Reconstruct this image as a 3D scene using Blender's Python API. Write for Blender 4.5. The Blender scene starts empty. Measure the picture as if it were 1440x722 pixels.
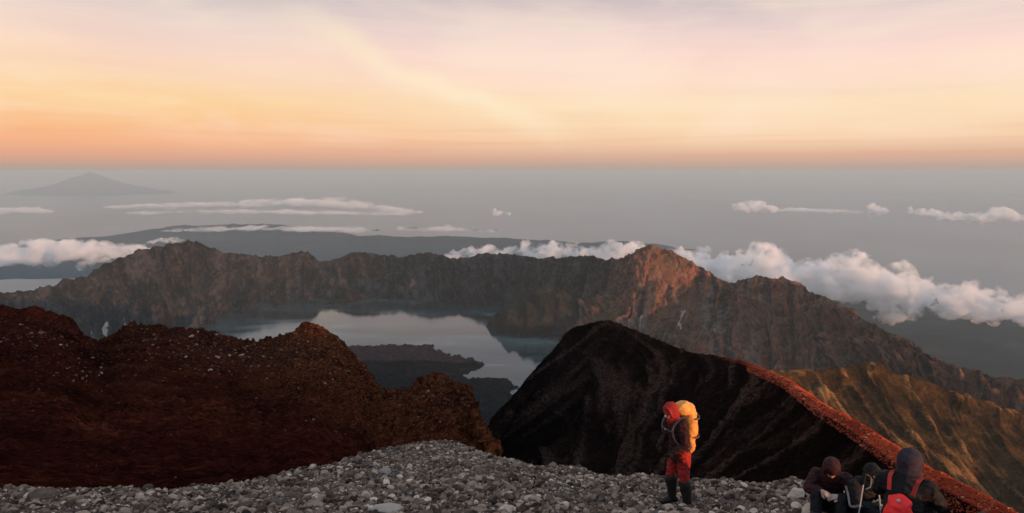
import bpy, bmesh, math, random
import numpy as np
from mathutils import Vector, Matrix, Euler
from mathutils.bvhtree import BVHTree

random.seed(7)
R = math.radians
S = bpy.context.scene
COL = S.collection

# ------------------------------------------------------------------ camera
FPX = 938.0                      # focal length in pixels of the 1440 wide frame
PITCH = R(7.35)
cam_d = bpy.data.cameras.new('camera')
cam = bpy.data.objects.new('camera', cam_d)
COL.objects.link(cam)
cam_d.sensor_width = 36.0
cam_d.lens = 36.0 * FPX / 1440.0
cam_d.clip_start = 0.2
cam_d.clip_end = 400000.0
cam.location = (0, 0, 0)
cam.rotation_euler = (R(90) - PITCH, 0, 0)
S.camera = cam

SUN_EL, SUN_AZ = R(5.5), R(130.0)        # azimuth clockwise from +Y (the view direction)
S.render.engine = 'CYCLES'
S.cycles.max_bounces = 6
S.cycles.diffuse_bounces = 3
S.cycles.glossy_bounces = 2
S.cycles.transmission_bounces = 2
S.cycles.volume_bounces = 8
S.cycles.transparent_max_bounces = 8
S.cycles.use_adaptive_sampling = True
S.cycles.adaptive_threshold = 0.02
S.cycles.use_denoising = True
vs = S.view_settings
vs.view_transform = 'Standard'
vs.look = 'None'
vs.exposure = 0.0
vs.gamma = 1.0
vs.use_curve_mapping = False


def lin(r, g, b):
    def f(c):
        c /= 255.0
        return c / 12.92 if c <= 0.04045 else ((c + 0.055) / 1.055) ** 2.4
    return (f(r), f(g), f(b), 1.0)


class NT:
    """tiny helper round a node tree"""
    def __init__(s, tree):
        s.t = tree
        s.n = tree.nodes
        s.n.clear()

    def new(s, kind, ins=None, **kw):
        nd = s.n.new(kind)
        for k, v in kw.items():
            setattr(nd, k, v)
        for k, v in (ins or {}).items():
            sock = nd.inputs[k]
            if isinstance(v, bpy.types.NodeSocket):
                s.t.links.new(v, sock)
            else:
                sock.default_value = v
        return nd

    def math(s, op, a, b=0.0, c=0.0, clamp=False):
        nd = s.new('ShaderNodeMath', {0: a, 1: b, 2: c}, operation=op)
        nd.use_clamp = clamp
        return nd.outputs[0]

    def mr(s, v, a, b, c=0.0, d=1.0, smooth=True):
        nd = s.new('ShaderNodeMapRange', {0: v, 1: a, 2: b, 3: c, 4: d})
        if smooth:
            nd.interpolation_type = 'SMOOTHSTEP'
        return nd.outputs[0]

    def mix(s, f, a, b, mode='MIX'):
        nd = s.new('ShaderNodeMix', data_type='RGBA', blend_type=mode)
        for i, v in ((0, f), (6, a), (7, b)):
            if isinstance(v, bpy.types.NodeSocket):
                s.t.links.new(v, nd.inputs[i])
            else:
                nd.inputs[i].default_value = v
        return nd.outputs[2]

    def ramp(s, fac, stops, interp='LINEAR'):
        nd = s.new('ShaderNodeValToRGB', {0: fac})
        cr = nd.color_ramp
        cr.interpolation = interp
        while len(cr.elements) > 1:
            cr.elements.remove(cr.elements[-1])
        cr.elements[0].position, cr.elements[0].color = stops[0][0], stops[0][1]
        for p, c in stops[1:]:
            e = cr.elements.new(p)
            e.color = c
        return nd.outputs[0]

    def noise(s, vec, scale, detail=5, rough=0.55, dist=0.0):
        return s.new('ShaderNodeTexNoise', {'Vector': vec, 'Scale': scale, 'Detail': detail,
                                           'Roughness': rough, 'Distortion': dist}).outputs[0]


# ------------------------------------------------------------------ sky
def build_world():
    w = bpy.data.worlds.new('World')
    S.world = w
    w.use_nodes = True
    k = NT(w.node_tree)
    tc = k.new('ShaderNodeTexCoord').outputs['Generated']
    sep = k.new('ShaderNodeSeparateXYZ', {0: tc})
    x, y, z = sep.outputs
    h = k.math('MULTIPLY', z, 1.0 / 0.30)

    def vz(v):
        a = (361 - v) / FPX
        yy = math.cos(PITCH) + a * math.sin(PITCH)
        zz = -math.sin(PITCH) + a * math.cos(PITCH)
        return max(0.0, zz / math.sqrt(yy * yy + zz * zz) / 0.30)
    L = [(240, (176, 162, 153)), (234, (190, 160, 146)), (222, (222, 167, 140)), (202, (247, 180, 136)), (178, (252, 193, 136)),
         (152, (253, 209, 150)), (122, (252, 215, 176)), (85, (250, 219, 198)), (45, (234, 213, 204)), (0, (200, 193, 196))]
    Rr = [(240, (180, 166, 156)), (234, (190, 165, 151)), (220, (220, 178, 154)), (200, (246, 205, 168)), (178, (252, 219, 180)),
          (152, (253, 225, 188)), (122, (255, 225, 204)), (85, (252, 220, 208)), (45, (232, 208, 205)), (0, (198, 186, 190))]

    def stops(T):
        s = [(vz(v), lin(*c)) for v, c in T]
        return s + [(1.0, lin(186, 184, 196))]
    tilt = k.noise(tc, 2.2, 3, 0.5)
    hh = k.math('ADD', h, k.math('MULTIPLY', k.math('MULTIPLY', k.math('SUBTRACT', tilt, 0.5), 0.16), k.mr(h, 0.02, 0.3)))
    cl = k.ramp(hh, stops(L))
    cr = k.ramp(hh, stops(Rr))
    az = k.math('ARCTAN2', x, y)
    sky = k.mix(k.mr(az, -0.62, 0.12), cl, cr)
    # thin high cloud: streaks drawn out along the wind
    mp = k.new('ShaderNodeCombineXYZ', {0: k.math('ADD', k.math('MULTIPLY', az, 3.2), k.math('MULTIPLY', z, 9.0)),
                                        1: k.math('MULTIPLY', z, 34.0), 2: 0.0}).outputs[0]
    n1 = k.noise(mp, 1.0, 6, 0.55, 0.6)
    mp2 = k.new('ShaderNodeCombineXYZ', {0: k.math('MULTIPLY', az, 2.4), 1: k.math('MULTIPLY', z, 110.0), 2: 3.0}).outputs[0]
    n2 = k.noise(mp2, 1.0, 5, 0.5, 0.3)
    front = k.math('MULTIPLY', k.mr(z, 0.02, 0.07), k.mr(z, 0.6, 0.25))
    sky = k.mix(k.math('MULTIPLY', k.mr(n1, 0.46, 0.70), k.math('MULTIPLY', front, 0.24)), sky, lin(255, 236, 206))
    sky = k.mix(k.math('MULTIPLY', k.mr(n1, 0.50, 0.28), k.math('MULTIPLY', front, 0.16)), sky, lin(226, 200, 198))
    low = k.math('MULTIPLY', k.mr(z, 0.0, 0.015), k.mr(z, 0.09, 0.03))
    sky = k.mix(k.math('MULTIPLY', k.mr(n2, 0.5, 0.68), k.math('MULTIPLY', low, 0.22)), sky, lin(232, 158, 128))
    # the one long bright wisp that comes down from the upper left
    line = k.math('SUBTRACT', z, k.math('ADD', k.math('MULTIPLY', az, -0.39), 0.079))
    wob = k.math('MULTIPLY', k.math('SUBTRACT', k.noise(tc, 9.0, 3, 0.45), 0.5), 0.075)
    d = k.math('ABSOLUTE', k.math('ADD', line, wob))
    wisp = k.math('MULTIPLY', k.mr(d, 0.034, 0.0), k.math('MULTIPLY', k.mr(az, -0.40, -0.20), k.mr(az, 0.14, -0.04)))
    sky = k.mix(k.math('MULTIPLY', wisp, 0.55), sky, lin(255, 238, 204))
    puff = k.noise(k.new('ShaderNodeMapping', {0: tc, 3: (1.0, 1.0, 2.6)}).outputs[0], 3.4, 5, 0.5, 0.5)
    sky = k.mix(k.math('MULTIPLY', k.mr(puff, 0.45, 0.68), k.math('MULTIPLY', front, 0.42)), sky, lin(255, 233, 212))
    sky = k.mix(k.math('MULTIPLY', k.mr(puff, 0.50, 0.32), k.math('MULTIPLY', front, 0.16)), sky, lin(238, 196, 186))
    # overhead the dawn sky is deeper
    sky = k.mix(k.mr(z, 0.27, 0.75), sky, (0.50, 0.56, 0.63, 1))
    sky = k.mix(k.mr(z, 0.0, -0.05), sky, (0.16, 0.16, 0.17, 1))
    bg1 = k.new('ShaderNodeBackground', {0: sky, 1: 1.0})
    ns = k.new('ShaderNodeTexSky', sky_type='NISHITA', sun_disc=False, sun_elevation=SUN_EL, sun_rotation=SUN_AZ,
               altitude=3700.0, air_density=1.0, dust_density=1.0)
    up = k.new('ShaderNodeMapRange', {0: y, 1: 0.15, 2: -0.3, 3: 0.0, 4: 0.15}).outputs[0]
    bg2 = k.new('ShaderNodeBackground', {0: ns.outputs[0], 1: up})
    add = k.new('ShaderNodeAddShader', {0: bg1.outputs[0], 1: bg2.outputs[0]})
    k.new('ShaderNodeOutputWorld', {0: add.outputs[0]})


build_world()

sun_d = bpy.data.lights.new('sun', 'SUN')
sun = bpy.data.objects.new('sun', sun_d)
COL.objects.link(sun)
sun_d.energy = 5.0
sun_d.angle = R(0.55)
sun_d.color = (1.0, 0.47, 0.20)
to_sun = Vector((math.sin(SUN_AZ) * math.cos(SUN_EL), math.cos(SUN_AZ) * math.cos(SUN_EL), math.sin(SUN_EL)))
sun.rotation_euler = to_sun.to_track_quat('Z', 'Y').to_euler()


# ------------------------------------------------------------------ view rays and numpy noise
def ray(u, v):
    b = (u - 720) / FPX
    a = (361 - v) / FPX
    return (b, math.cos(PITCH) + a * math.sin(PITCH), -math.sin(PITCH) + a * math.cos(PITCH))


def at(u, v, Y):
    d = ray(u, v)
    k = Y / d[1]
    return (d[0] * k, Y, d[2] * k)


def at_z(u, v, z):
    d = ray(u, v)
    k = z / d[2]
    return (d[0] * k, d[1] * k, z)


def _hash(ix, iy, iz, seed):
    h = (ix.astype(np.uint32) * np.uint32(374761393) + iy.astype(np.uint32) * np.uint32(668265263)
         + iz.astype(np.uint32) * np.uint32(2147483647) + np.uint32(seed * 1442695041 & 0xffffffff))
    h = (h ^ (h >> np.uint32(13))) * np.uint32(1274126177)
    h = (h ^ (h >> np.uint32(16))) * np.uint32(2246822519)
    return h ^ (h >> np.uint32(15))


_G = np.array([(1, 1, 0), (-1, 1, 0), (1, -1, 0), (-1, -1, 0), (1, 0, 1), (-1, 0, 1), (1, 0, -1), (-1, 0, -1),
               (0, 1, 1), (0, -1, 1), (0, 1, -1), (0, -1, -1), (1, 1, 0), (-1, 1, 0), (0, -1, 1), (0, -1, -1)], dtype=np.float32)


def perlin(x, y, z, seed=0):
    x, y, z = (np.asarray(t, np.float32) for t in (x, y, z))
    with np.errstate(over='ignore'):
        x0, y0, z0 = np.floor(x), np.floor(y), np.floor(z)
        fx, fy, fz = x - x0, y - y0, z - z0
        ix, iy, iz = x0.astype(np.int32), y0.astype(np.int32), z0.astype(np.int32)
        ux, uy, uz = [t * t * t * (t * (t * 6 - 15) + 10) for t in (fx, fy, fz)]
        out = 0
        for dx in (0, 1):
            wx = ux if dx else 1 - ux
            for dy in (0, 1):
                wy = uy if dy else 1 - uy
                for dz in (0, 1):
                    wz = uz if dz else 1 - uz
                    g = _G[_hash(ix + dx, iy + dy, iz + dz, seed) & np.uint32(15)]
                    out = out + wx * wy * wz * (g[..., 0] * (fx - dx) + g[..., 1] * (fy - dy) + g[..., 2] * (fz - dz))
    return out


def fbm(P, scale, octv=6, gain=0.5, seed=0, lac=2.03):
    x, y, z = P[..., 0] / scale, P[..., 1] / scale, P[..., 2] / scale
    o, a = 0, 1.0
    for i in range(octv):
        o = o + a * perlin(x, y, z, seed + i)
        x, y, z, a = x * lac + 1.7, y * lac + 9.2, z * lac + 3.1, a * gain
    return o


def ridged(P, scale, octv=5, gain=0.5, seed=0, lac=2.07):
    """sharp crests: 0 in the valleys to about 1 on the crests"""
    x, y, z = P[..., 0] / scale, P[..., 1] / scale, P[..., 2] / scale
    o, a, w = 0, 0.55, 1.0
    for i in range(octv):
        n = 1 - np.abs(perlin(x, y, z, seed + i)) * 1.7
        n = np.clip(n, 0, 1) ** 2 * w
        o = o + a * n
        w = np.clip(n * 1.6, 0, 1)
        x, y, z, a = x * lac + 4.1, y * lac + 7.7, z * lac + 1.3, a * gain
    return o


def catmull(pts, n, dens=None):
    """pts (k, m, 3): interpolate along axis 0 into n samples (density optional)"""
    pts = np.asarray(pts, float)
    k = pts.shape[0]
    if dens is None:
        t = np.linspace(0, k - 1, n)
    else:
        c = np.concatenate([[0], np.cumsum(dens)])
        t = np.interp(np.linspace(0, c[-1], n), c, np.arange(k))
    i = np.clip(np.floor(t).astype(int), 0, k - 2)
    f = (t - i)[:, None, None]
    p1, p2 = pts[i], pts[i + 1]
    p0 = np.where((i > 0)[:, None, None], pts[np.maximum(i - 1, 0)], 2 * p1 - p2)
    p3 = np.where((i < k - 2)[:, None, None], pts[np.minimum(i + 2, k - 1)], 2 * p2 - p1)
    # limited tangents: no overshoot where control points are unevenly spaced
    def tan(a, b):
        return np.where(a * b > 0, 2 * a * b / (a + b + 1e-12 * np.sign(a + b + 1e-30)), 0)
    m1, m2 = tan(p1 - p0, p2 - p1), tan(p2 - p1, p3 - p2)
    f2, f3 = f * f, f * f * f
    return (2 * f3 - 3 * f2 + 1) * p1 + (f3 - 2 * f2 + f) * m1 + (-2 * f3 + 3 * f2) * p2 + (f3 - f2) * m2, t


def loft(cols, nu, nv, udens=None, vdens=None):
    """cols[station][row] -> smooth grid (nu, nv, 3) with the station / row parameter of each sample"""
    A, tu = catmull(np.asarray(cols, float), nu, udens)
    B, tv = catmull(A.transpose(1, 0, 2), nv, vdens)
    return B.transpose(1, 0, 2).copy(), tu, tv


def normals(G):
    du = np.gradient(G, axis=0)
    dv = np.gradient(G, axis=1)
    n = np.cross(du, dv)
    n /= np.linalg.norm(n, axis=2, keepdims=True) + 1e-9
    s = np.sign(n[..., 2:3])
    s[s == 0] = 1
    return n * s


def grid_object(name, G, mat, kind='structure', attrs=None, smooth=True):
    nu, nv, _ = G.shape
    me = bpy.data.meshes.new(name)
    idx = np.arange(nu * nv).reshape(nu, nv)
    q = np.stack([idx[:-1, :-1], idx[1:, :-1], idx[1:, 1:], idx[:-1, 1:]], -1).reshape(-1, 4)
    # keep faces looking up
    c = G.reshape(-1, 3)[q]
    nz = np.cross(c[:, 2] - c[:, 0], c[:, 3] - c[:, 1])[:, 2]
    if nz.sum() < 0:
        q = q[:, ::-1]
    return raw_mesh(name, G.reshape(-1, 3), q, mat, kind, {k: a.reshape(-1) for k, a in (attrs or {}).items()}, smooth)


def raw_mesh(name, V, F, mat, kind=None, attrs=None, smooth=True, parent=None):
    me = bpy.data.meshes.new(name)
    V = np.ascontiguousarray(V, dtype=np.float32)
    F = np.ascontiguousarray(F, dtype=np.int32)
    n = F.shape[1]
    me.vertices.add(len(V))
    me.vertices.foreach_set('co', V.ravel())
    me.loops.add(F.size)
    me.loops.foreach_set('vertex_index', F.ravel())
    me.polygons.add(len(F))
    me.polygons.foreach_set('loop_start', np.arange(0, F.size, n, dtype=np.int32))
    me.polygons.foreach_set('use_smooth', np.full(len(F), smooth))
    me.update(calc_edges=True)
    for k, a in (attrs or {}).items():
        at_ = me.attributes.new(k, 'FLOAT', 'POINT')
        at_.data.foreach_set('value', np.ascontiguousarray(a, dtype=np.float32))
    me.materials.append(mat)
    o = bpy.data.objects.new(name, me)
    COL.objects.link(o)
    if kind:
        o['kind'] = kind
    if parent is not None:
        o.parent = parent
    return o


def tag(o, label, cat, group=None, kind=None):
    o['label'] = label
    o['category'] = cat
    if group:
        o['group'] = group
    if kind:
        o['kind'] = kind
    return o


# ------------------------------------------------------------------ ground materials
def ground_mat(name, ramp, scale, fine, bump=0.4, bump_scale=None, rough=0.95, steep=None, extra=None, stretch=None):
    m = bpy.data.materials.new(name)
    m.use_nodes = True
    k = NT(m.node_tree)
    pos = k.new('ShaderNodeNewGeometry').outputs['Position']
    if stretch:
        pos = k.new('ShaderNodeMapping', {0: pos, 3: stretch}).outputs[0]
    n = k.noise(pos, scale, 8, 0.62, 0.5)
    n2 = k.noise(pos, fine, 8, 0.68)
    v = k.math('ADD', k.math('MULTIPLY', n, 0.62), k.math('MULTIPLY', n2, 0.38))
    col = k.ramp(k.mr(v, 0.36, 0.66, smooth=False), ramp)
    if steep:                     # (colour, z from, z to): another ground where the slope is gentle
        nz = k.new('ShaderNodeSeparateXYZ', {0: k.new('ShaderNodeNewGeometry').outputs['Normal']}).outputs[2]
        nz = k.math('ADD', nz, k.math('MULTIPLY', k.math('SUBTRACT', n2, 0.5), 0.5))
        col = k.mix(k.mr(nz, steep[1], steep[2]), col, k.mix(k.mr(n2, 0.35, 0.65), steep[0], steep[3]))
    if extra:
        col = extra(k, col, pos, n, n2)
    b = k.new('ShaderNodeBump', {'Strength': bump, 'Distance': 1.0 / (bump_scale or fine),
                                 'Height': k.noise(pos, (bump_scale or fine) * 1.0, 8, 0.7)})
    p = k.new('ShaderNodeBsdfPrincipled', {'Base Color': col, 'Roughness': rough, 'Normal': b.outputs[0]})
    p.inputs['Specular IOR Level'].default_value = 0.0
    k.new('ShaderNodeOutputMaterial', {0: p.outputs[0]})
    return m


def c3(r, g, b):
    return (r, g, b, 1.0)
# ------------------------------------------------------------------ far crater wall
def crater_wall():
    st = [((-260, 470, 5000), (-200, 545)), ((-100, 440, 5500), (-60, 535)), ((0, 416, 6000), (60, 525)),
          ((60, 404, 6300), (120, 515)), ((110, 392, 6600), (170, 505)), ((160, 369, 6900), (210, 492)),
          ((210, 349, 7200), (250, 480)), ((262, 340, 7400), (300, 466)), ((305, 353, 7700), (330, 452)),
          ((345, 360, 8000), (355, 441)), ((395, 361, 8300), (395, 434)), ((427, 355, 8500), (430, 430)),
          ((460, 369, 8600), (470, 428)), ((505, 357, 8700), (520, 427)), ((560, 361, 8700), (560, 428)),
          ((605, 356, 8600), (605, 432)), ((645, 365, 8500), (640, 438)), ((690, 356, 8300), (672, 445)),
          ((730, 361, 8000), (700, 462)), ((775, 363, 7700), (720, 474)), ((820, 362, 7300), (745, 478)),
          ((865, 365, 6900), (780, 483)), ((892, 355, 6300), (840, 517)), ((920, 348, 6250), (880, 520)),
          ((946, 353, 6350), (950, 509)), ((990, 380, 6500), (1010, 503)), ((1030, 399, 6550), (1050, 503)),
          ((1060, 391, 6150), (1085, 516)), ((1105, 394, 5900), (1130, 527)), ((1140, 410, 5600), (1175, 530)),
          ((1200, 440, 5000), (1205, 535, 4400)), ((1260, 475, 4400), (1255, 545, 3800)),
          ((1320, 506, 3900), (1310, 565, 3400)), ((1440, 545, 3400), (1430, 600, 2900)),
          ((1600, 600, 2900), (1580, 660, 2400))]
    cols = []
    for i, (c, b) in enumerate(st):
        C = np.array(at(*c))
        B = np.array(at_z(b[0], b[1], -1500.0) if len(b) == 2 else at(*b))
        out = C - B
        out[2] = 0
        out /= np.linalg.norm(out)
        d = B - C
        m1 = C + d * np.array((0.14, 0.14, 0.30))
        m2 = C + d * np.array((0.36, 0.36, 0.58))
        m3 = C + d * np.array((0.66, 0.66, 0.82))
        low = B - out * 260
        low[2] = B[2] - 150
        k1 = C + out * 160 + np.array((0, 0, -70))
        k2 = C + out * 900 + np.array((0, 0, -430))
        k3 = C + out * 3600
        k3[2] = min(-2300, k3[2])
        k4 = C + out * 8000
        k4[2] = -3720
        cols.append([k4, k3, k2, k1, C, m1, m2, m3, B, low])
    pix = [max(6.0, math.hypot(st[i + 1][0][0] - st[i][0][0], st[i + 1][0][1] - st[i][0][1])) for i in range(len(st) - 1)]
    G, tu, tv = loft(cols, 1500, 300, pix, [6, 6, 8, 14, 34, 40, 44, 40, 14])
    N = normals(G)
    run = np.concatenate([[0], np.cumsum(np.linalg.norm(np.diff(G[:, np.argmin(abs(tv - 4))], axis=0), axis=1))])
    Sg = np.broadcast_to(run[:, None], G.shape[:2])
    Tg = np.broadcast_to(tv[None, :], G.shape[:2])
    below = np.clip((Tg - 4.0) / 1.4, 0, 1) * np.clip((8.4 - Tg) / 1.0, 0, 1)
    nearc = np.exp(-((Tg - 4) / 0.28) ** 2)
    # gullies and ribs that run down the wall, bent by low noise
    warp = fbm(G, 1400, 3, seed=3) * 260
    Q = np.stack([Sg + warp, Tg * 190, np.zeros_like(Sg)], -1)
    rib = ridged(Q, 640, 3, 0.5, seed=11) - 0.5
    rib0 = ridged(Q + 500, 1350, 2, 0.4, seed=14) - 0.5
    rib2 = ridged(np.stack([Sg + warp * 0.6, Tg * 55, np.zeros_like(Sg)], -1), 170, 4, 0.55, seed=21) - 0.5
    rock = ridged(G, 330, 6, 0.55, seed=31) - 0.45
    fine = fbm(G, 90, 5, 0.6, seed=41)
    D = below * (rib0 * 190 + rib * 200 + rib2 * 85 + rock * 120) + fine * (16 + 12 * below)
    outer = np.clip((4 - Tg) / 0.6, 0, 1)
    D = D + outer * (ridged(Q, 500, 4, 0.5, seed=51) - 0.5) * 120
    G = G + N * D[..., None]
    nearc = nearc * np.interp(np.broadcast_to(tu[:, None], G.shape[:2]), [0, 4, 28, 31, 34], [0.5, 1, 1, 0.35, 0.2])
    G[..., 2] += nearc * (ridged(np.stack([Sg, np.zeros_like(Sg), np.zeros_like(Sg)], -1), 260, 5, 0.55, seed=61) - 0.45) * 30 \
        + nearc * fbm(G, 60, 4, 0.6, seed=66) * 14
    pale = (fbm(np.stack([Sg, Tg * 150, Sg * 0], -1), 420, 5, 0.6, seed=71))
    tuG = np.broadcast_to(tu[:, None], Sg.shape)
    pale = pale + 0.55 * np.clip((tuG - 8.5) / 1.5, 0, 1) * np.clip((17 - tuG) / 2, 0, 1) * np.exp(-((Tg - 6.4) / 1.0) ** 2) - 0.1
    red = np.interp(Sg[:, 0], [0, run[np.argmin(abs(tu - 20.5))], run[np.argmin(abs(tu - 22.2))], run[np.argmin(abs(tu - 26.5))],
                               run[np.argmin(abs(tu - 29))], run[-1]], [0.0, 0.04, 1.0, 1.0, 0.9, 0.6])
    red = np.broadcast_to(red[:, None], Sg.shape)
    # bare slides: a few pale scars where rock has come away
    scar = np.zeros_like(Sg)
    blot = fbm(np.stack([Sg, Tg * 150, Sg * 0 + 50], -1), 45, 5, 0.7, seed=75)
    for (us, ts, ws, hs, st_) in ((4.15, 6.7, 30, 0.5, 1.0), (3.3, 7.0, 36, 0.3, 0.8), (3.75, 6.6, 22, 0.2, 0.8), (4.7, 6.95, 20, 0.2, 0.7),
                                  (24.3, 6.4, 22, 0.45, 0.85), (22.9, 6.0, 20, 0.5, 0.6), (25.3, 6.3, 18, 0.35, 0.5), (19.4, 6.1, 12, 0.25, 0.6)):
        s0 = np.interp(us, tu, run)
        q = ((Sg + (Tg - ts) * 16 - s0) / ws) ** 2 + ((Tg - ts) / hs) ** 2
        scar = np.maximum(scar, np.exp(-q) * st_ * np.clip(0.75 + blot * 1.6, 0, 1.3))
    streak = ridged(np.stack([Sg + warp * 0.6, Tg * 22, Sg * 0], -1), 120, 4, 0.6, seed=81)

    def extra(k, col, pos, n, n2):
        a = lambda s: k.new('ShaderNodeAttribute', attribute_name=s).outputs['Fac']
        big = k.noise(pos, 0.0016, 4, 0.55)
        st_ = a('streak')
        # olive brush on ledges, warm rusty rock round the high peak, pale ash streaks in the gullies
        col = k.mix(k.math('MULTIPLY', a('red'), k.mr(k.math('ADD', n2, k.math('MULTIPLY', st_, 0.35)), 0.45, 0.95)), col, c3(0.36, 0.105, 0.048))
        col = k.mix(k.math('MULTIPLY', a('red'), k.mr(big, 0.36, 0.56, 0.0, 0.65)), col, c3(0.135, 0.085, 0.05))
        col = k.mix(k.math('MULTIPLY', k.mr(a('pale'), 0.08, 0.5), 0.65), col, c3(0.20, 0.165, 0.145))
        col = k.mix(k.math('MULTIPLY', k.mr(st_, 0.35, 0.08), k.mr(n2, 0.62, 0.44, 0.0, 0.75)), col, c3(0.016, 0.014, 0.015))  # dark rock streaks, colour deepened in place of weak self-shadow
        cr = k.noise(k.new('ShaderNodeMapping', {0: pos, 3: (1.0, 1.0, 0.45)}).outputs[0], 0.020, 7, 0.72, 0.3)
        col = k.mix(k.mr(cr, 0.54, 0.68, 0.0, 0.55), col, c3(0.27, 0.215, 0.185))
        col = k.mix(k.mr(cr, 0.47, 0.36, 0.0, 0.7), col, c3(0.010, 0.009, 0.010))
        dk = k.noise(pos, 0.011, 6, 0.65, 0.4)
        col = k.mix(k.mr(dk, 0.50, 0.36, 0.0, 0.75), col, c3(0.016, 0.014, 0.016))
        col = k.mix(k.math('MULTIPLY', k.mr(st_, 0.55, 0.95), k.mr(n2, 0.42, 0.62, 0.0, 0.6)), col, c3(0.23, 0.18, 0.15))
        col = k.mix(k.math('SUBTRACT', 1.0, a('red')), col, (0.36, 0.41, 0.49, 1), 'MULTIPLY')  # grey left wall, colour darkened further in place of the summit's shadow
        return k.mix(k.mr(k.math('MULTIPLY', a('scar'), k.mr(n2, 0.3, 0.6, 0.5, 1.6)), 0.35, 0.8), col, c3(0.46, 0.40, 0.35))
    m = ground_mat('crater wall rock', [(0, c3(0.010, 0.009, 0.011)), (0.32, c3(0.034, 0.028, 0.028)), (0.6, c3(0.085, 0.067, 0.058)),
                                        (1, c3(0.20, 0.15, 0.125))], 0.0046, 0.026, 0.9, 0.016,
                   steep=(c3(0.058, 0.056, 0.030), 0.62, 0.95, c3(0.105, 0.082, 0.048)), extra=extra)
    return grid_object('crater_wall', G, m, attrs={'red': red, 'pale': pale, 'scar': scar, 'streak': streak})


def mound(name, cx, cy, z0, rx, ry, h, mat, nr=120, na=360, rot=0.0, prof=None, noise=0.25, nscale=None, seed=0, skirt=1.25, kind='structure', rib=0.0):
    """a hill: polar grid with its own height profile and eroded flanks"""
    r = np.linspace(0, skirt, nr)[:, None]
    a = np.linspace(0, 2 * math.pi, na)[None, :]
    X = r * np.cos(a) * rx
    Y = r * np.sin(a) * ry
    P = np.stack([X, Y, np.zeros_like(X) + seed * 13.7], -1)
    ns = nscale or min(rx, ry) * 0.5
    w = 1 + 0.28 * fbm(P, ns * 1.3, 3, seed=seed + 5)
    rr = r * w
    f = prof(np.clip(rr, 0, 2)) if prof else np.clip(1 - rr, -0.3, 1) ** 1
    Z = h * f
    Z = Z + h * noise * (ridged(P, ns, 5, 0.52, seed=seed) - 0.5) * np.clip(1.15 - r, 0, 1) * np.clip(rr * 3 + 0.25, 0, 1)
    if rib:
        q = np.stack([np.cos(a) * 3 + 0 * r, np.sin(a) * 3 + 0 * r, r * 0.7 + 0 * a], -1)
        Z = Z + h * rib * (ridged(q, 0.55, 4, 0.5, seed=seed + 9) - 0.5) * np.clip(rr, 0, 1) * np.clip(1.2 - rr, 0, 1) * 3
    c, s = math.cos(rot), math.sin(rot)
    G = np.stack([cx + X * c - Y * s, cy + X * s + Y * c, z0 + Z], -1)
    return grid_object(name, G, mat, kind)


WALL = crater_wall()

veg_rock = ground_mat('headland brush', [(0, c3(0.009, 0.009, 0.009)), (0.5, c3(0.020, 0.019, 0.016)), (1, c3(0.050, 0.046, 0.038))],
                      0.006, 0.03, 0.6, steep=(c3(0.022, 0.023, 0.014), 0.7, 0.95, c3(0.040, 0.037, 0.025)))
hx = at_z(765, 468, -1500)
mound('headland', hx[0] + 20, hx[1] + 260, -1505, 480, 430, 360, veg_rock, 160, 520, 0.2,
      lambda q: np.where(q < 1, (1 - q ** 2) ** 0.8, (1 - q) * 0.8), 0.32, 190, 3)

# ------------------------------------------------------------------ crater lake
def lake():
    m = bpy.data.materials.new('lake water')
    m.use_nodes = True
    k = NT(m.node_tree)
    pos = k.new('ShaderNodeNewGeometry').outputs['Position']
    mp = k.new('ShaderNodeMapping', {0: pos, 3: (0.45, 1.1, 1.0)}).outputs[0]
    n = k.noise(mp, 0.0019, 5, 0.55, 0.8)
    col = k.ramp(k.mr(n, 0.35, 0.65), [(0, c3(0.010, 0.018, 0.022)), (0.7, c3(0.032, 0.056, 0.060)), (1, c3(0.080, 0.112, 0.112))])
    rip = k.noise(k.new('ShaderNodeMapping', {0: pos, 3: (0.5, 1.4, 1.0)}).outputs[0], 0.02, 7, 0.65)
    b = k.new('ShaderNodeBump', {'Strength': 0.012, 'Distance': 22.0, 'Height': rip})
    p = k.new('ShaderNodeBsdfPrincipled', {'Base Color': col, 'Roughness': k.mr(n, 0.4, 0.62, 0.03, 0.11), 'IOR': 1.33, 'Normal': b.outputs[0]})
    k.new('ShaderNodeOutputMaterial', {0: p.outputs[0]})
    V = [at_z(u, v, -1500) for u, v in ((60, 470), (300, 424), (560, 421), (700, 430), (830, 475), (920, 510), (760, 640), (560, 640), (180, 560))]
    me = bpy.data.meshes.new('lake')
    me.from_pydata(V, [], [tuple(range(len(V)))])
    me.materials.append(m)
    o = bpy.data.objects.new('lake', me)
    COL.objects.link(o)
    o['kind'] = 'structure'


lake()

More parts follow.
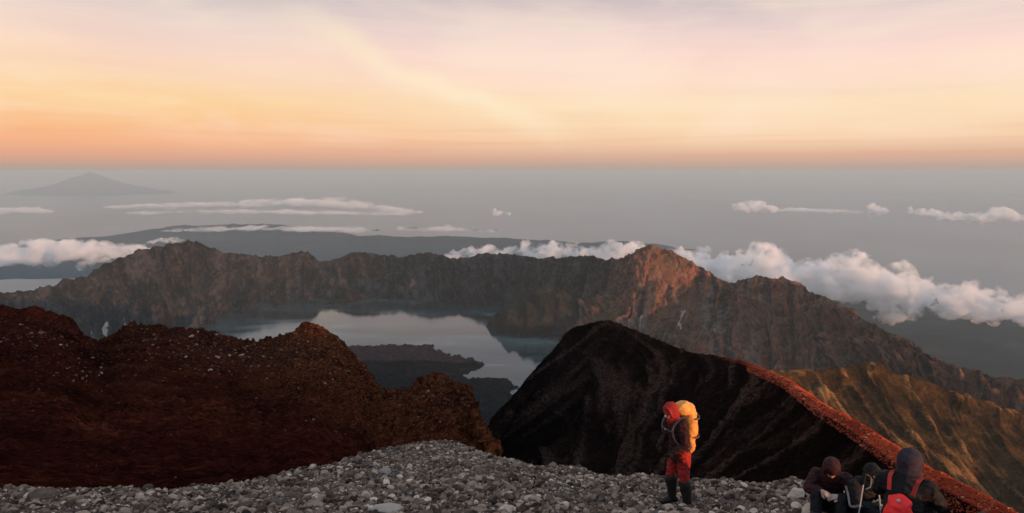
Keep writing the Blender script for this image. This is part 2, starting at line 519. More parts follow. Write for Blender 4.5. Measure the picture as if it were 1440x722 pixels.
# ------------------------------------------------------------------ lava field on the crater floor
def lava_field():
    # plan outline of the flow, in world metres, from where its shore lies on the lake
    out = [(470, 492), (505, 489), (530, 489), (552, 485), (560, 489), (585, 488), (610, 485), (613, 494), (640, 502), (662, 506),
           (683, 514), (672, 520), (650, 527), (638, 531), (660, 536), (690, 537), (715, 539), (724, 546), (716, 562), (735, 600),
           (760, 700), (600, 760), (420, 700), (400, 560)]
    poly = np.array([at_z(u, v, -1500)[:2] for u, v in out])
    x0, y0 = poly.min(0) - 60
    x1, y1 = poly.max(0) + 60
    nx, ny = 620, 700
    X, Y = np.meshgrid(np.linspace(x0, x1, nx), np.linspace(y0, y1, ny), indexing='ij')
    P3 = np.stack([X, Y, X * 0], -1)
    X_ = X + fbm(P3, 160, 5, 0.6, seed=91) * 55
    Y_ = Y + fbm(P3, 160, 5, 0.6, seed=97) * 55
    inside = np.zeros(X.shape, bool)
    dist = np.full(X.shape, 1e9)
    for i in range(len(poly)):
        (ax, ay), (bx, by) = poly[i], poly[(i + 1) % len(poly)]
        cond = ((ay > Y_) != (by > Y_))
        xi = (bx - ax) * (Y_ - ay) / (by - ay + 1e-12) + ax
        inside ^= cond & (X_ < xi)
        t = np.clip(((X_ - ax) * (bx - ax) + (Y_ - ay) * (by - ay)) / ((bx - ax) ** 2 + (by - ay) ** 2), 0, 1)
        dist = np.minimum(dist, np.hypot(X_ - ax - t * (bx - ax), Y_ - ay - t * (by - ay)))
    sd = np.where(inside, dist, -dist)
    Z = np.clip(sd * 0.55, -30, 26) + np.clip(sd, 0, 400) * 0.03 + np.clip((5000 - Y) * 0.02, 0, 60) * (sd > 0)
    Z = Z + (ridged(P3, 120, 6, 0.58, seed=101) - 0.4) * 20 * np.clip(sd / 30 + 0.6, 0, 1) + fbm(P3, 25, 4, 0.6, seed=107) * 4
    # a shallow pool in the black flow
    G = np.stack([X, Y, -1500 + Z], -1)
    old = np.clip((Y - 5030) / 60 + fbm(P3, 220, 4, seed=109) * 1.2 - np.clip((X - 150) / 400, -1, 1), 0, 1)

    def extra(k, col, pos, n, n2):
        a = k.new('ShaderNodeAttribute', attribute_name='old').outputs['Fac']
        return k.mix(a, col, k.mix(k.mr(n2, 0.4, 0.62), c3(0.024, 0.015, 0.018), c3(0.040, 0.026, 0.028)))
    m = ground_mat('black lava', [(0, c3(0.003, 0.003, 0.0035)), (0.6, c3(0.007, 0.0068, 0.007)), (1, c3(0.022, 0.020, 0.020))], 0.01, 0.06, 0.7, extra=extra)
    grid_object('lava_field', G, m, attrs={'old': old})


lava_field()

# ------------------------------------------------------------------ grassy spur on the right
def grass_spur():
    cr = [(960, 600, 1300), (1020, 548, 1500), (1070, 525, 1680), (1110, 521, 1780), (1160, 521, 1830), (1200, 518, 1850), (1226, 511, 1850),
          (1260, 524, 1880), (1300, 536, 1900), (1350, 553, 1900), (1400, 569, 1900), (1440, 583, 1890), (1530, 615, 1800),
          (1680, 670, 1650), (1900, 760, 1400)]
    cols = []
    for i, (u, v, Y) in enumerate(cr):
        C = np.array(at(u, v, Y))
        B = np.array(at(u + 190, 800, Y * 0.70))
        d = B - C
        m1 = C + d * np.array((0.10, 0.10, 0.09))
        m2 = C + d * np.array((0.35, 0.35, 0.36))
        m3 = C + d * np.array((0.68, 0.68, 0.72))
        k1 = C + np.array((20, 90, -50))
        k2 = C + np.array((100, 420, -330))
        k3 = C + np.array((300, 1300, -900))
        low = B + d * 0.8
        low[2] -= 150
        cols.append([k3, k2, k1, C, m1, m2, m3, B, low])
    G, tu, tv = loft(cols, 760, 300, [60, 60, 50, 45, 45, 45, 40, 45, 50, 60, 60, 60, 90, 110], [6, 10, 16, 26, 44, 52, 52, 20])
    N = normals(G)
    run = np.concatenate([[0], np.cumsum(np.linalg.norm(np.diff(G[:, np.argmin(abs(tv - 3))], axis=0), axis=1))])
    Sg = np.broadcast_to(run[:, None], G.shape[:2])
    Tg = np.broadcast_to(tv[None, :], G.shape[:2])
    warp = fbm(G, 400, 3, seed=203) * 55
    Q = np.stack([Sg + warp, Tg * 42, Sg * 0], -1)
    rib = ridged(Q, 120, 4, 0.5, seed=211)
    rib2 = ridged(np.stack([Sg + warp, Tg * 18, Sg * 0], -1), 42, 3, 0.5, seed=221)
    big = ridged(np.stack([Sg + warp * 2, Tg * 60, Sg * 0], -1), 330, 2, 0.5, seed=215)
    face = np.clip((Tg - 3.02) / 0.8, 0, 1)
    fine = fbm(G, 26, 5, 0.6, seed=231)
    G = G + N * (face * ((rib - 0.5) * 26 + (rib2 - 0.5) * 8 + (big - 0.5) * 40) + fine * 2.6)[..., None]
    G[..., 2] += np.exp(-((Tg - 3) / 0.25) ** 2) * fbm(G, 90, 4, 0.6, seed=236) * 9

    def extra(k, col, pos, n, n2):
        a = k.new('ShaderNodeAttribute', attribute_name='rib').outputs['Fac']
        soil = k.mr(k.math('ADD', a, k.math('MULTIPLY', k.math('SUBTRACT', n2, 0.5), 0.8)), 0.55, 0.95)
        return k.mix(k.math('MULTIPLY', soil, 0.85), col, k.mix(k.mr(n, 0.4, 0.6), c3(0.24, 0.105, 0.036), c3(0.32, 0.165, 0.070)))
    m = ground_mat('dry grass slope', [(0, c3(0.012, 0.009, 0.006)), (0.4, c3(0.036, 0.022, 0.0115)), (0.7, c3(0.072, 0.039, 0.017)), (1, c3(0.15, 0.082, 0.034))],
                   0.018, 0.12, 0.7, 0.09, extra=extra)
    return grid_object('grass_slope', G, m, attrs={'rib': rib})


SPUR = grass_spur()


# ------------------------------------------------------------------ red cinder slope on the left, with its hills
def red_slope():
    base = [(-420, 392, 240), (-200, 412, 240), (-60, 428, 235), (0, 436, 230), (60, 448, 225), (110, 470, 222), (140, 483, 240), (170, 471, 270), (200, 465, 285),
            (250, 466, 295), (300, 474, 300), (345, 487, 310), (390, 481, 325), (412, 470, 330), (432, 466, 330), (456, 472, 328), (480, 487, 320), (500, 503, 305),
            (518, 538, 275), (532, 553, 250), (560, 556, 220), (590, 549, 195), (615, 541, 175), (640, 549, 150), (655, 571, 118), (668, 598, 88),
            (680, 622, 62), (694, 645, 42)]
    cols = []
    for (u, v, Y) in base:
        C = np.array(at(u, v, Y))
        Yb = 17.0
        col = []
        for e in (2600, 900, 260, 60, 16):
            drop = {2600: -1480, 900: -560, 260: -150, 60: -24, 16: -2.5}[e]
            f = min(1.0, Y / 200.0) if e < 1000 else 1.0
            col.append(C + np.array((C[0] / Y * e * f, e * f, drop * f)))
        col.append(C)
        for t in (0.08, 0.22, 0.40, 0.60, 0.80, 1.0):
            vv = v + (752 - v) * t
            YY = Yb * (Y / Yb) ** (1 - t ** 0.9)
            col.append(np.array(at(u, vv, YY)))
        col.append(np.array(at(u, 1000, 12.0)))
        cols.append(col)
    last = cols[-1]
    for k, (fx, fz) in enumerate(((0.010, 0.07), (0.035, 0.30), (0.16, 0.90))):
        cols.append([p + np.array((fx * max(p[1], 12) * (0.4 if i < 6 else 1), 0, -fz * max(p[1], 12) * (0.4 if i < 6 else 1))) for i, p in enumerate(last)])
    ud = [100, 90, 60] + [max(8, abs(base[i + 1][0] - base[i][0]) + abs(base[i + 1][1] - base[i][1]) * 0.6) for i in range(3, len(base) - 1)] + [14, 20, 20]
    G, tu, tv = loft(cols, 900, 420, ud, [2, 4, 8, 10, 10, 14, 40, 60, 60, 60, 46, 10])
    N = normals(G)
    Tg = np.broadcast_to(tv[None, :], G.shape[:2])
    dist = np.clip(G[..., 1], 8, 400)
    crest = np.exp(-((Tg - 5.2) / 0.8) ** 2)
    right = np.clip((np.broadcast_to(tu[:, None], G.shape[:2]) - 17) / 3, 0, 1)
    amp = np.clip(dist / 230, 0.03, 1.2)
    n1 = ridged(G, 46, 6, 0.55, seed=301) - 0.42
    n2 = fbm(G, 9, 5, 0.6, seed=311)
    n3 = fbm(G, 1.6, 4, 0.6, seed=321)
    D = amp * n1 * (3.0 + 1.5 * crest + 2 * right) + amp * n2 * (1.1 + 1.8 * crest + 1.8 * right) + n3 * np.clip(dist / 120, 0.07, 0.8) * 0.36
    # erosion flutes on the crumbly right-hand buttress
    flute = ridged(np.stack([G[..., 0], G[..., 1] * 0.3, G[..., 2] * 0.15], -1), 14, 4, 0.55, seed=331) - 0.5
    D = D + right * flute * amp * 2.5
    tug = np.broadcast_to(tu[:, None], G.shape[:2])
    run = ridged(np.stack([tug * 0.9 + fbm(G, 45, 4, seed=351) * 1.3, Tg * 0.5, Tg * 0], -1), 1.0, 4, 0.55, seed=355) - 0.45
    D = D + run * amp * 2.4 * np.clip((Tg - 5.3) / 1.2, 0, 1)
    G = G + N * D[..., None]
    hill = np.clip(np.interp(np.broadcast_to(tu[:, None], G.shape[:2]), [0, 5, 7, 11, 13, 15, 19, 28], [0.0, 0.1, 0.3, 0.3, 0.9, 1.0, 0.9, 1.0])
                   * np.clip((8.6 - Tg) / 2.2, 0, 1), 0, 1)
    band = ((fbm(np.stack([G[..., 0] * 0.25, G[..., 2] * 1.0, G[..., 1] * 0.1], -1), 9, 5, 0.6, seed=341)) + 0.6) / 1.2

    def extra(k, col, pos, n, n2):
        a = lambda s: k.new('ShaderNodeAttribute', attribute_name=s).outputs['Fac']
        col = k.mix(k.math('MULTIPLY', k.mr(a('band'), 0.35, 0.7), 0.55), col, c3(0.034, 0.008, 0.006))
        ochre = k.mix(k.mr(n2, 0.38, 0.6), c3(0.026, 0.009, 0.005), c3(0.125, 0.045, 0.018))
        col = k.mix(k.math('MULTIPLY', a('hill'), k.mr(n, 0.32, 0.56, 0.2, 0.95)), col, ochre)
        gr = k.noise(pos, 1.1, 9, 0.78)
        col = k.mix(1.0, col, k.ramp(gr, [(0.34, c3(0.25, 0.25, 0.25)), (0.5, c3(0.9, 0.9, 0.9)), (0.66, c3(2.4, 2.2, 2.0))]), 'MULTIPLY')
        spk = k.noise(pos, 3.0, 4, 0.7)
        return k.mix(k.mr(spk, 0.68, 0.80, 0.0, 0.4), col, c3(0.16, 0.10, 0.08))
    m = ground_mat('red cinder', [(0, c3(0.010, 0.0035, 0.003)), (0.4, c3(0.020, 0.0052, 0.0037)), (0.7, c3(0.042, 0.0100, 0.0064)), (1, c3(0.10, 0.028, 0.017))],
                   0.055, 0.6, 0.8, 0.9, extra=extra)
    return grid_object('red_slope', G, m, attrs={'hill': hill, 'band': band})


RED = red_slope()


# ------------------------------------------------------------------ dark ridge and the crest the walkers sit on
def dark_ridge():
    # left shadow edge (L) and right-hand rim (E) of the ridge top
    LE = [((600, 770, 395), (604, 760, 402)), ((650, 668, 405), (656, 664, 412)), ((690, 590, 415), (695, 587, 422)), ((718, 560, 424), (723, 557, 431)),
          ((742, 531, 436), (746, 528, 443)), ((772, 499, 455), (775, 497, 462)),
          ((806, 465, 480), (808, 463, 488)), ((845, 453, 500), (847, 452.5, 507)), ((872, 459, 480), (874, 458.5, 487)), ((905, 473, 435), (908, 472, 442)),
          ((960, 495, 360), (963, 494, 366)), ((1010, 504, 300), (1014, 503, 306)), ((1050, 515, 250), (1057, 513.5, 255)),
          ((1085, 536, 195), (1101, 531, 200)), ((1120, 566, 140), (1137, 557, 145)), ((1150, 589, 100), (1172, 576, 104)),
          ((1180, 608, 70), (1206, 595, 74)), ((1202, 624, 50), (1235, 613, 53)), ((1226, 642, 34), (1262, 631, 36)),
          ((1260, 664, 21), (1290, 650, 23)), ((1300, 688, 14), (1326, 668, 15.5)), ((1345, 714, 10.5), (1375, 692, 11.5)),
          ((1400, 750, 8), (1432, 722, 8.9)), ((1500, 830, 5.6), (1535, 800, 6.2))]
    cols = []
    near = lambda p: (p[0], p[1], p[2] * (1.16 if p[2] < 30 else 1.16 - 0.16 * min(1, (p[2] - 30) / 60)))
    for i, (l, e) in enumerate(LE):
        l = tuple(0.5 * q + 0.5 * w for q, w in zip(l, e))
        l, e = near(l), near(e)
        Lp, E = np.array(at(*l)), np.array(at(*e))
        Y = l[2]
        if Y > 60:
            fb = np.array(at(l[0] - np.interp(l[0], [600, 700, 760, 850], [60, 70, 100, 200]), 715, Y * np.interp(l[0], [600, 700, 760, 850], [0.83, 0.83, 0.87, 0.95])))
        else:
            fb = Lp + np.array((-0.45 * Y, -0.10 * Y, -0.28 * Y))
        d = fb - Lp
        f1 = Lp + d * np.array((0.05, 0.05, 0.085))
        f2 = Lp + d * np.array((0.38, 0.38, 0.40))
        f3 = Lp + d * np.array((0.70, 0.70, 0.72))
        f5 = fb + d * 1.0
        w = max(Y, 8)
        M = (Lp + E) / 2 + np.array((0, 0, 0.0012 * w if Y < 250 else 0.002 * w))
        r0 = E + np.array((0.035 * w, 0.005 * w, -0.022 * w))
        r1 = E + np.array((0.16 * w, 0.02 * w, -0.14 * w))
        r2 = E + np.array((0.8 * w + 6, 0.1 * w, -0.72 * w - 5))
        r3 = E + np.array((2.2 * w + 260, 0.2 * w, -1.6 * w - 200))
        cols.append([f5, fb, f3, f2, f1, Lp, M, E, r0, r1, r2, r3])
    # unseen crest beside and behind the camera, shaped low to let sun past
    for (x, y, z) in ((10.4, 3.6, -4.5), (11.5, -4.5, -4.2), (14, -14, -4.2), (22, -32, -5), (45, -75, -9), (95, -170, -16), (180, -330, -30)):
        w = max(8, abs(y))
        Lp = np.array((x, y, z))
        q = np.array((1.0, 0.35, 0))
        cols.append([Lp + q * -1.2 * w + np.array((0, 0, -0.42 * w)), Lp + q * -0.7 * w + np.array((0, 0, -0.24 * w)), Lp + q * -0.45 * w + np.array((0, 0, -0.15 * w)),
                     Lp + q * -0.25 * w + np.array((0, 0, -0.08 * w)), Lp + q * -0.08 * w + np.array((0, 0, -0.02 * w)), Lp, Lp + q * 0.03 * w + np.array((0, 0, 0.004 * w)), Lp + q * 0.06 * w,
                     Lp + q * 0.1 * w + np.array((0, 0, -0.02 * w)), Lp + q * 0.2 * w + np.array((0, 0, -0.12 * w)), Lp + q * 0.9 * w + np.array((0, 0, -0.8 * w)),
                     Lp + q * 2.4 * w + np.array((260, 0, -1.8 * w - 200))])
    ud = []
    for i in range(len(cols) - 1):
        if i < len(LE) - 1:
            a, b = LE[i][0], LE[i + 1][0]
            ud.append(max(10, math.hypot(a[0] - b[0], a[1] - b[1])))
        else:
            ud.append(24)
    G, tu, tv = loft(cols, 1000, 340, ud, [14, 44, 50, 44, 16, 16, 16, 14, 14, 14, 8])
    N = normals(G)
    Tg = np.broadcast_to(tv[None, :], G.shape[:2])
    dist = np.clip(np.linalg.norm(G[..., :2], axis=2), 6, 600)
    amp = dist / 300
    face = np.clip((4.7 - Tg) / 1.3, 0, 1)
    n1 = ridged(G, 60, 6, 0.55, seed=401) - 0.42
    # bedding: thin ledges that dip to the left across the face
    bx = G[..., 2] * 1.0 - G[..., 0] * 0.42
    led = ridged(np.stack([bx, G[..., 0] * 0.10, G[..., 1] * 0.04], -1), 13, 4, 0.6, seed=411) - 0.5
    n2 = fbm(G, 10, 5, 0.6, seed=421)
    n3 = fbm(G, 1.2, 5, 0.62, seed=431)
    D = amp * (n1 * 5 * face + led * 7.0 * face * np.clip(dist / 200, 0, 1) + n2 * (0.7 + 0.8 * face)) + n3 * np.clip(dist / 100, 0.06, 0.9) * np.where(Tg > 4.7, 0.22, 0.5)
    G = G + N * D[..., None]

    def extra(k, col, pos, n, n2):
        a = k.new('ShaderNodeAttribute', attribute_name='top').outputs['Fac']
        bed = k.new('ShaderNodeAttribute', attribute_name='bed').outputs['Fac']
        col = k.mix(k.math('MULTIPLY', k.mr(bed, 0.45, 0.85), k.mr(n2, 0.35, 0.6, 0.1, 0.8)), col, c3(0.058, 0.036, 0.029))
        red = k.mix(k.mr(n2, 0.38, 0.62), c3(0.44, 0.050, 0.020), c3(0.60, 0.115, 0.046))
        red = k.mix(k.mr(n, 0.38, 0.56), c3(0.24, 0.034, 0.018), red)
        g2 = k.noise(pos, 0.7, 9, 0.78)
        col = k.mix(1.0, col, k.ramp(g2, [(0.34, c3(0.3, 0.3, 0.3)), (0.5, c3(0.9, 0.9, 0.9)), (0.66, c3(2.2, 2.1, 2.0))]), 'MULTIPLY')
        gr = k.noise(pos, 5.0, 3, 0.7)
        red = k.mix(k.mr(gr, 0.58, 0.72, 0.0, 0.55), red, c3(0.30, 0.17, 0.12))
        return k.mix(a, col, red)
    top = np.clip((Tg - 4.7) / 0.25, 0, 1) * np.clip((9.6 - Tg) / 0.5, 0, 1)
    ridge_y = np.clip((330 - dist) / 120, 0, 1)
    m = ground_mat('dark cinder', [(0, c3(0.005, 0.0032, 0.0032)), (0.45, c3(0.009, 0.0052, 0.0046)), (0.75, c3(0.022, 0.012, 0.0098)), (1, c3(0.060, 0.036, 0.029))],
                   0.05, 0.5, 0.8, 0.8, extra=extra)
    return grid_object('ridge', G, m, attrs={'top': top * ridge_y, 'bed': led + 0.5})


RIDGE = dark_ridge()


# ------------------------------------------------------------------ stony ground in front
EDGE_U = [-700, -300, 0, 120, 250, 330, 400, 470, 540, 590, 625, 660, 700, 750, 800, 850, 900, 960, 1020, 1060, 1100, 1140, 1200, 1300, 1500]
EDGE_V = [690, 690, 691, 690, 690, 684, 673, 655, 634, 627, 625, 632, 645, 655, 662, 668, 674, 676, 675, 681, 676, 682, 700, 730, 800]
EDGE_Y = [1.16 * q for q in (12.0, 12.0, 12.0, 12.2, 12.6, 13.2, 14.5, 17.0, 20.0, 21.5, 22.0, 21.0, 19.0, 17.0, 15.5, 14.2, 13.2, 12.8, 12.6, 12.0, 11.6, 11.0, 9.6, 7.6, 5.2)]


def stony_ground():
    cols = []
    for u, v, Y in zip(EDGE_U, EDGE_V, EDGE_Y):
        C = np.array(at(u, v, Y))
        near = np.array(at(u, 735, min(8.6, Y * 0.82)))
        s = max(-1.2, min(1.2, (u - 720) / FPX))
        p0 = np.array((s * 3.0, -6.0, -1.2))
        p1 = np.array((s * 3.4, 0.0, -1.85))
        p2 = np.array((s * 5.0, 4.6, -3.15))
        if u > 1100:
            for p in (p0, p1, p2):
                p[2] += 0.0
        mid = near * 0.5 + C * 0.5
        dz = C[2] - near[2]
        mid[2] = near[2] + dz * 0.48
        b1 = C + np.array((0, 0.9, -0.75))
        b2 = C + np.array((0, 3.0, -3.6))
        b3 = C + np.array((0, 9, -14))
        cols.append([p0, p1, p2, near, mid, C, b1, b2, b3])
    G, tu, tv = loft(cols, 700, 260, None, [10, 14, 24, 90, 80, 16, 14, 6])
    n = fbm(G, 2.4, 5, 0.55, seed=501) * 0.16 + fbm(G, 0.5, 4, 0.6, seed=511) * 0.05
    G[..., 2] += n

    def extra(k, col, pos, n, n2):
        v = k.new('ShaderNodeTexVoronoi', {'Vector': pos, 'Scale': 22.0})
        v2 = k.new('ShaderNodeTexVoronoi', {'Vector': pos, 'Scale': 60.0})
        g = k.new('ShaderNodeSeparateColor', {0: v.outputs['Color']}).outputs[0]
        g2 = k.new('ShaderNodeSeparateColor', {0: v2.outputs['Color']}).outputs[0]
        col = k.mix(k.mr(g, 0.2, 1.0, 0.0, 0.7), col, c3(0.16, 0.135, 0.12))
        return k.mix(k.mr(g2, 0.6, 1.0, 0.0, 0.5), col, c3(0.24, 0.21, 0.19))
    m = ground_mat('cinder grit', [(0, c3(0.035, 0.028, 0.026)), (0.5, c3(0.075, 0.060, 0.054)), (1, c3(0.14, 0.115, 0.10))], 0.8, 9.0, 1.0, 26.0, extra=extra)
    return grid_object('ground', G, m)


GROUND = stony_ground()


# ------------------------------------------------------------------ sea, lowland, islands
def sea():
    m = bpy.data.materials.new('sea water')
    m.use_nodes = True
    k = NT(m.node_tree)
    pos = k.new('ShaderNodeNewGeometry').outputs['Position']
    n = k.noise(k.new('ShaderNodeMapping', {0: pos, 3: (1, 0.4, 1)}).outputs[0], 0.00012, 5, 0.55)
    col = k.ramp(k.mr(n, 0.35, 0.65), [(0, c3(0.070, 0.095, 0.118)), (1, c3(0.12, 0.15, 0.178))])  # sea colour lifted to stand in for part of the far haze
    p = k.new('ShaderNodeBsdfPrincipled', {'Base Color': col, 'Roughness': 0.28, 'IOR': 1.33})
    k.new('ShaderNodeOutputMaterial', {0: p.outputs[0]})
    r = np.array([0, 4000, 20000, 60000, 118000.0])
    a = np.linspace(0, 2 * math.pi, 129)
    G = np.stack([np.cos(a)[None] * r[:, None], np.sin(a)[None] * r[:, None], np.full((5, 129), -3700.0)], -1)
    grid_object('sea', G, m)


sea()
low_mat = ground_mat('lowland forest', [(0, c3(0.010, 0.017, 0.021)), (0.5, c3(0.019, 0.029, 0.033)), (1, c3(0.042, 0.052, 0.052))], 0.0006, 0.004, 0.5, 0.003)
far_mat = ground_mat('far hills', [(0, c3(0.022, 0.040, 0.056)), (1, c3(0.042, 0.063, 0.078))], 0.0004, 0.003, 0.5, 0.002)  # blue of the distant haze is painted into this colour
dome = lambda q: np.where(q < 1, (1 - q ** 2) ** 1.5, (1 - q) * 0.25)
# the land round the volcano's foot
mound('lowland', 3000, 8000, -3760, 16000, 13000, 260, low_mat, 140, 420, 0.0, lambda q: np.where(q < 1, (1 - q ** 3), (1 - q) * 1.0), 0.5, 3500, 5, 1.15)
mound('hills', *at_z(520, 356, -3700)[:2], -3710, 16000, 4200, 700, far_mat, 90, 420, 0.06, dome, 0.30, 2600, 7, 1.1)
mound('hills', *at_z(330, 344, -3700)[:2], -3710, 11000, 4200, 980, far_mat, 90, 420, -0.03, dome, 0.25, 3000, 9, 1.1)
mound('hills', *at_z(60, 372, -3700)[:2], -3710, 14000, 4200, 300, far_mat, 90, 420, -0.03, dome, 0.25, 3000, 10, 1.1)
volcano_mat = ground_mat('far volcano', [(0, c3(0.085, 0.105, 0.118)), (1, c3(0.13, 0.15, 0.16))], 0.0004, 0.003, 0.5, 0.002)  # pale bluish colour carries some of the haze that fades the cone
cone = lambda q: np.where(q < 1, (1 - q) ** 1.45, (1 - q) * 0.1)
ag = at(128, 260, 110000)
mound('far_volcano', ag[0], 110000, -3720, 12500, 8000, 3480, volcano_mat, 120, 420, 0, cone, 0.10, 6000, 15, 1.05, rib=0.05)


# ------------------------------------------------------------------ air
def haze():
    m = bpy.data.materials.new('haze')
    m.use_nodes = True
    k = NT(m.node_tree)
    v = k.new('ShaderNodeVolumePrincipled', {'Color': (0.53, 0.67, 0.735, 1), 'Density': HAZE, 'Anisotropy': 0.0})
    k.new('ShaderNodeOutputMaterial', {'Volume': v.outputs[0]})
    bm = bmesh.new()
    bmesh.ops.create_cube(bm, size=1.0)
    for q in bm.verts:
        q.co = Vector((q.co.x * 260000, q.co.y * 260000, -4130 if q.co.z < 0 else 30))
    me = bpy.data.meshes.new('haze')
    bm.to_mesh(me)
    bm.free()
    me.materials.append(m)
    o = bpy.data.objects.new('haze', me)
    COL.objects.link(o)
    o['kind'] = 'stuff'
    o.display_type = 'WIRE'


HAZE = 1.3e-5
haze()
# ------------------------------------------------------------------ clouds below the summit
def cloud_mat(name, dens, scale, stretch, lo, hi):
    m = bpy.data.materials.new(name)
    m.use_nodes = True
    k = NT(m.node_tree)
    pos = k.new('ShaderNodeTexCoord').outputs['Object']
    pos = k.new('ShaderNodeMapping', {0: pos, 3: stretch}).outputs[0]
    n = k.noise(pos, scale, 5, 0.62, 0.4)
    den = k.math('MULTIPLY', k.mr(n, lo, hi, 0.0, 1.0), dens)
    v = k.new('ShaderNodeVolumeScatter', {'Color': (1.0, 1.0, 1.0, 1), 'Density': den, 'Anisotropy': 0.0})
    m.cycles.volume_step_rate = 0.15
    k.new('ShaderNodeOutputMaterial', {'Volume': v.outputs[0]})
    return m


def cloud_mat_surface():
    m = bpy.data.materials.new('cloud')
    m.use_nodes = True
    k = NT(m.node_tree)
    d = k.new('ShaderNodeBsdfDiffuse', {0: (0.92, 0.92, 0.93, 1)})
    t = k.new('ShaderNodeBsdfTranslucent', {0: (0.92, 0.92, 0.93, 1)})
    mx = k.new('ShaderNodeMixShader', {0: 0.35, 1: d.outputs[0], 2: t.outputs[0]})
    k.new('ShaderNodeOutputMaterial', {0: mx.outputs[0]})
    return m


CLOUD_DENS = 0.012
CLOUD = cloud_mat('cloud', CLOUD_DENS, 0.0030, (1, 1, 1.3), 0.40, 0.74)
THIN = cloud_mat('layer cloud', 0.0026, 0.0006, (1, 0.5, 4), 0.42, 0.66)


def cloud(blobs, voxel, amp, scale, label, seed=0, flat=0.0, group=None, mat=None):
    """blobs (x, y, z, radius, squash): one billowing cloud, merged into a single surface and roughened"""
    rnd = np.random.default_rng(seed)
    A = np.array(blobs, float)

    def heads(A, k, lo, hi):                # cauliflower heads on every lobe
        B = np.repeat(A, k, 0)
        a, e = rnd.uniform(0, 6.283, len(B)), np.arcsin(rnd.uniform(-0.2, 1, len(B)))
        r, sq = B[:, 3], B[:, 4]
        o = B.copy()
        o[:, 0] += np.cos(a) * np.cos(e) * r * 0.9
        o[:, 1] += np.sin(a) * np.cos(e) * r * 0.9
        o[:, 2] += np.sin(e) * r * sq * 0.9
        o[:, 3] = r * rnd.uniform(lo, hi, len(B))
        o[:, 4] = np.minimum(1, sq * 1.25)
        return o
    h1 = heads(A, 6, 0.3, 0.5)
    A = np.concatenate([A, h1, heads(h1, 3, 0.3, 0.5)])
    bm = bmesh.new()
    bmesh.ops.create_icosphere(bm, subdivisions=2, radius=1.0)
    bm.verts.index_update()
    tv = np.array([q.co for q in bm.verts])
    tf = np.array([[q.index for q in f.verts] for f in bm.faces])
    bm.free()
    sc = np.stack([A[:, 3], A[:, 3], A[:, 3] * A[:, 4]], -1)
    V = A[:, None, :3] + tv[None] * sc[:, None]
    F = tf[None] + (np.arange(len(A)) * len(tv))[:, None, None]
    o = raw_mesh('cloud', V.reshape(-1, 3), F.reshape(-1, 3), CLOUD)
    me = o.data
    md = o.modifiers.new('remesh', 'REMESH')
    md.mode = 'VOXEL'
    md.voxel_size = voxel
    dg = bpy.context.evaluated_depsgraph_get()
    m2 = bpy.data.meshes.new_from_object(o.evaluated_get(dg))
    o.modifiers.clear()
    o.data = m2
    bpy.data.meshes.remove(me)
    b2 = bmesh.new()
    b2.from_mesh(m2)
    left, parts = set(b2.verts), []
    while left:                             # one cloud is one body: drop crumbs that broke off
        st = [left.pop()]
        comp = list(st)
        while st:
            for e in st.pop().link_edges:
                for q in e.verts:
                    if q in left:
                        left.discard(q)
                        st.append(q)
                        comp.append(q)
        parts.append(comp)
    parts.sort(key=len)
    bmesh.ops.delete(b2, geom=[q for p in parts[:-1] for q in p], context='VERTS')
    b2.to_mesh(m2)
    b2.free()
    n = len(m2.vertices)
    V = np.empty(n * 3, np.float32)
    m2.vertices.foreach_get('co', V)
    V = V.reshape(-1, 3)
    Nn = np.empty(n * 3, np.float32)
    m2.vertices.foreach_get('normal', Nn)
    Nn = Nn.reshape(-1, 3)
    x, y, z = (V / scale).T
    b, a = 0, 1.0
    for i in range(6):              # billows: rounded lumps with sharp creases between
        b = b + a * (np.abs(perlin(x, y, z, seed + i)) * 2 - 0.45)
        x, y, z, a = x * 2.1 + 3.3, y * 2.1 + 1.1, z * 2.1 + 5.7, a * 0.62
    V2 = V + Nn * (b * amp)[:, None]
    if flat:
        V2[:, 2] += fbm(V, scale * 3, 3, seed=seed + 20) * flat
    m2.vertices.foreach_set('co', V2.astype(np.float32).ravel())
    m2.polygons.foreach_set('use_smooth', np.ones(len(m2.polygons), bool))
    m2.materials.clear()
    m2.materials.append(mat or CLOUD)
    m2.name = 'cloud'
    m2.update()
    tag(o, label, 'cloud', group)
    return o


def bank(path, n, rs, sq, jit, rnd, lift=0.4):
    """blobs scattered along a path of (u, v, Y, half_height_px, weight)"""
    out = []
    for i in range(n):
        t = rnd.random() * (len(path) - 1)
        k = min(int(t), len(path) - 2)
        f = t - k
        u, v, Y, hp = [path[k][j] + (path[k + 1][j] - path[k][j]) * f for j in range(4)]
        px = Y / FPX
        r = rnd.uniform(*rs) * hp * px
        q = rnd.gauss(0, jit)
        P = at(u + rnd.uniform(-6, 6), v + q * hp, Y + rnd.uniform(-1, 1) * hp * px * 2.2)
        out.append((P[0], P[1], P[2], r, sq))
    return out


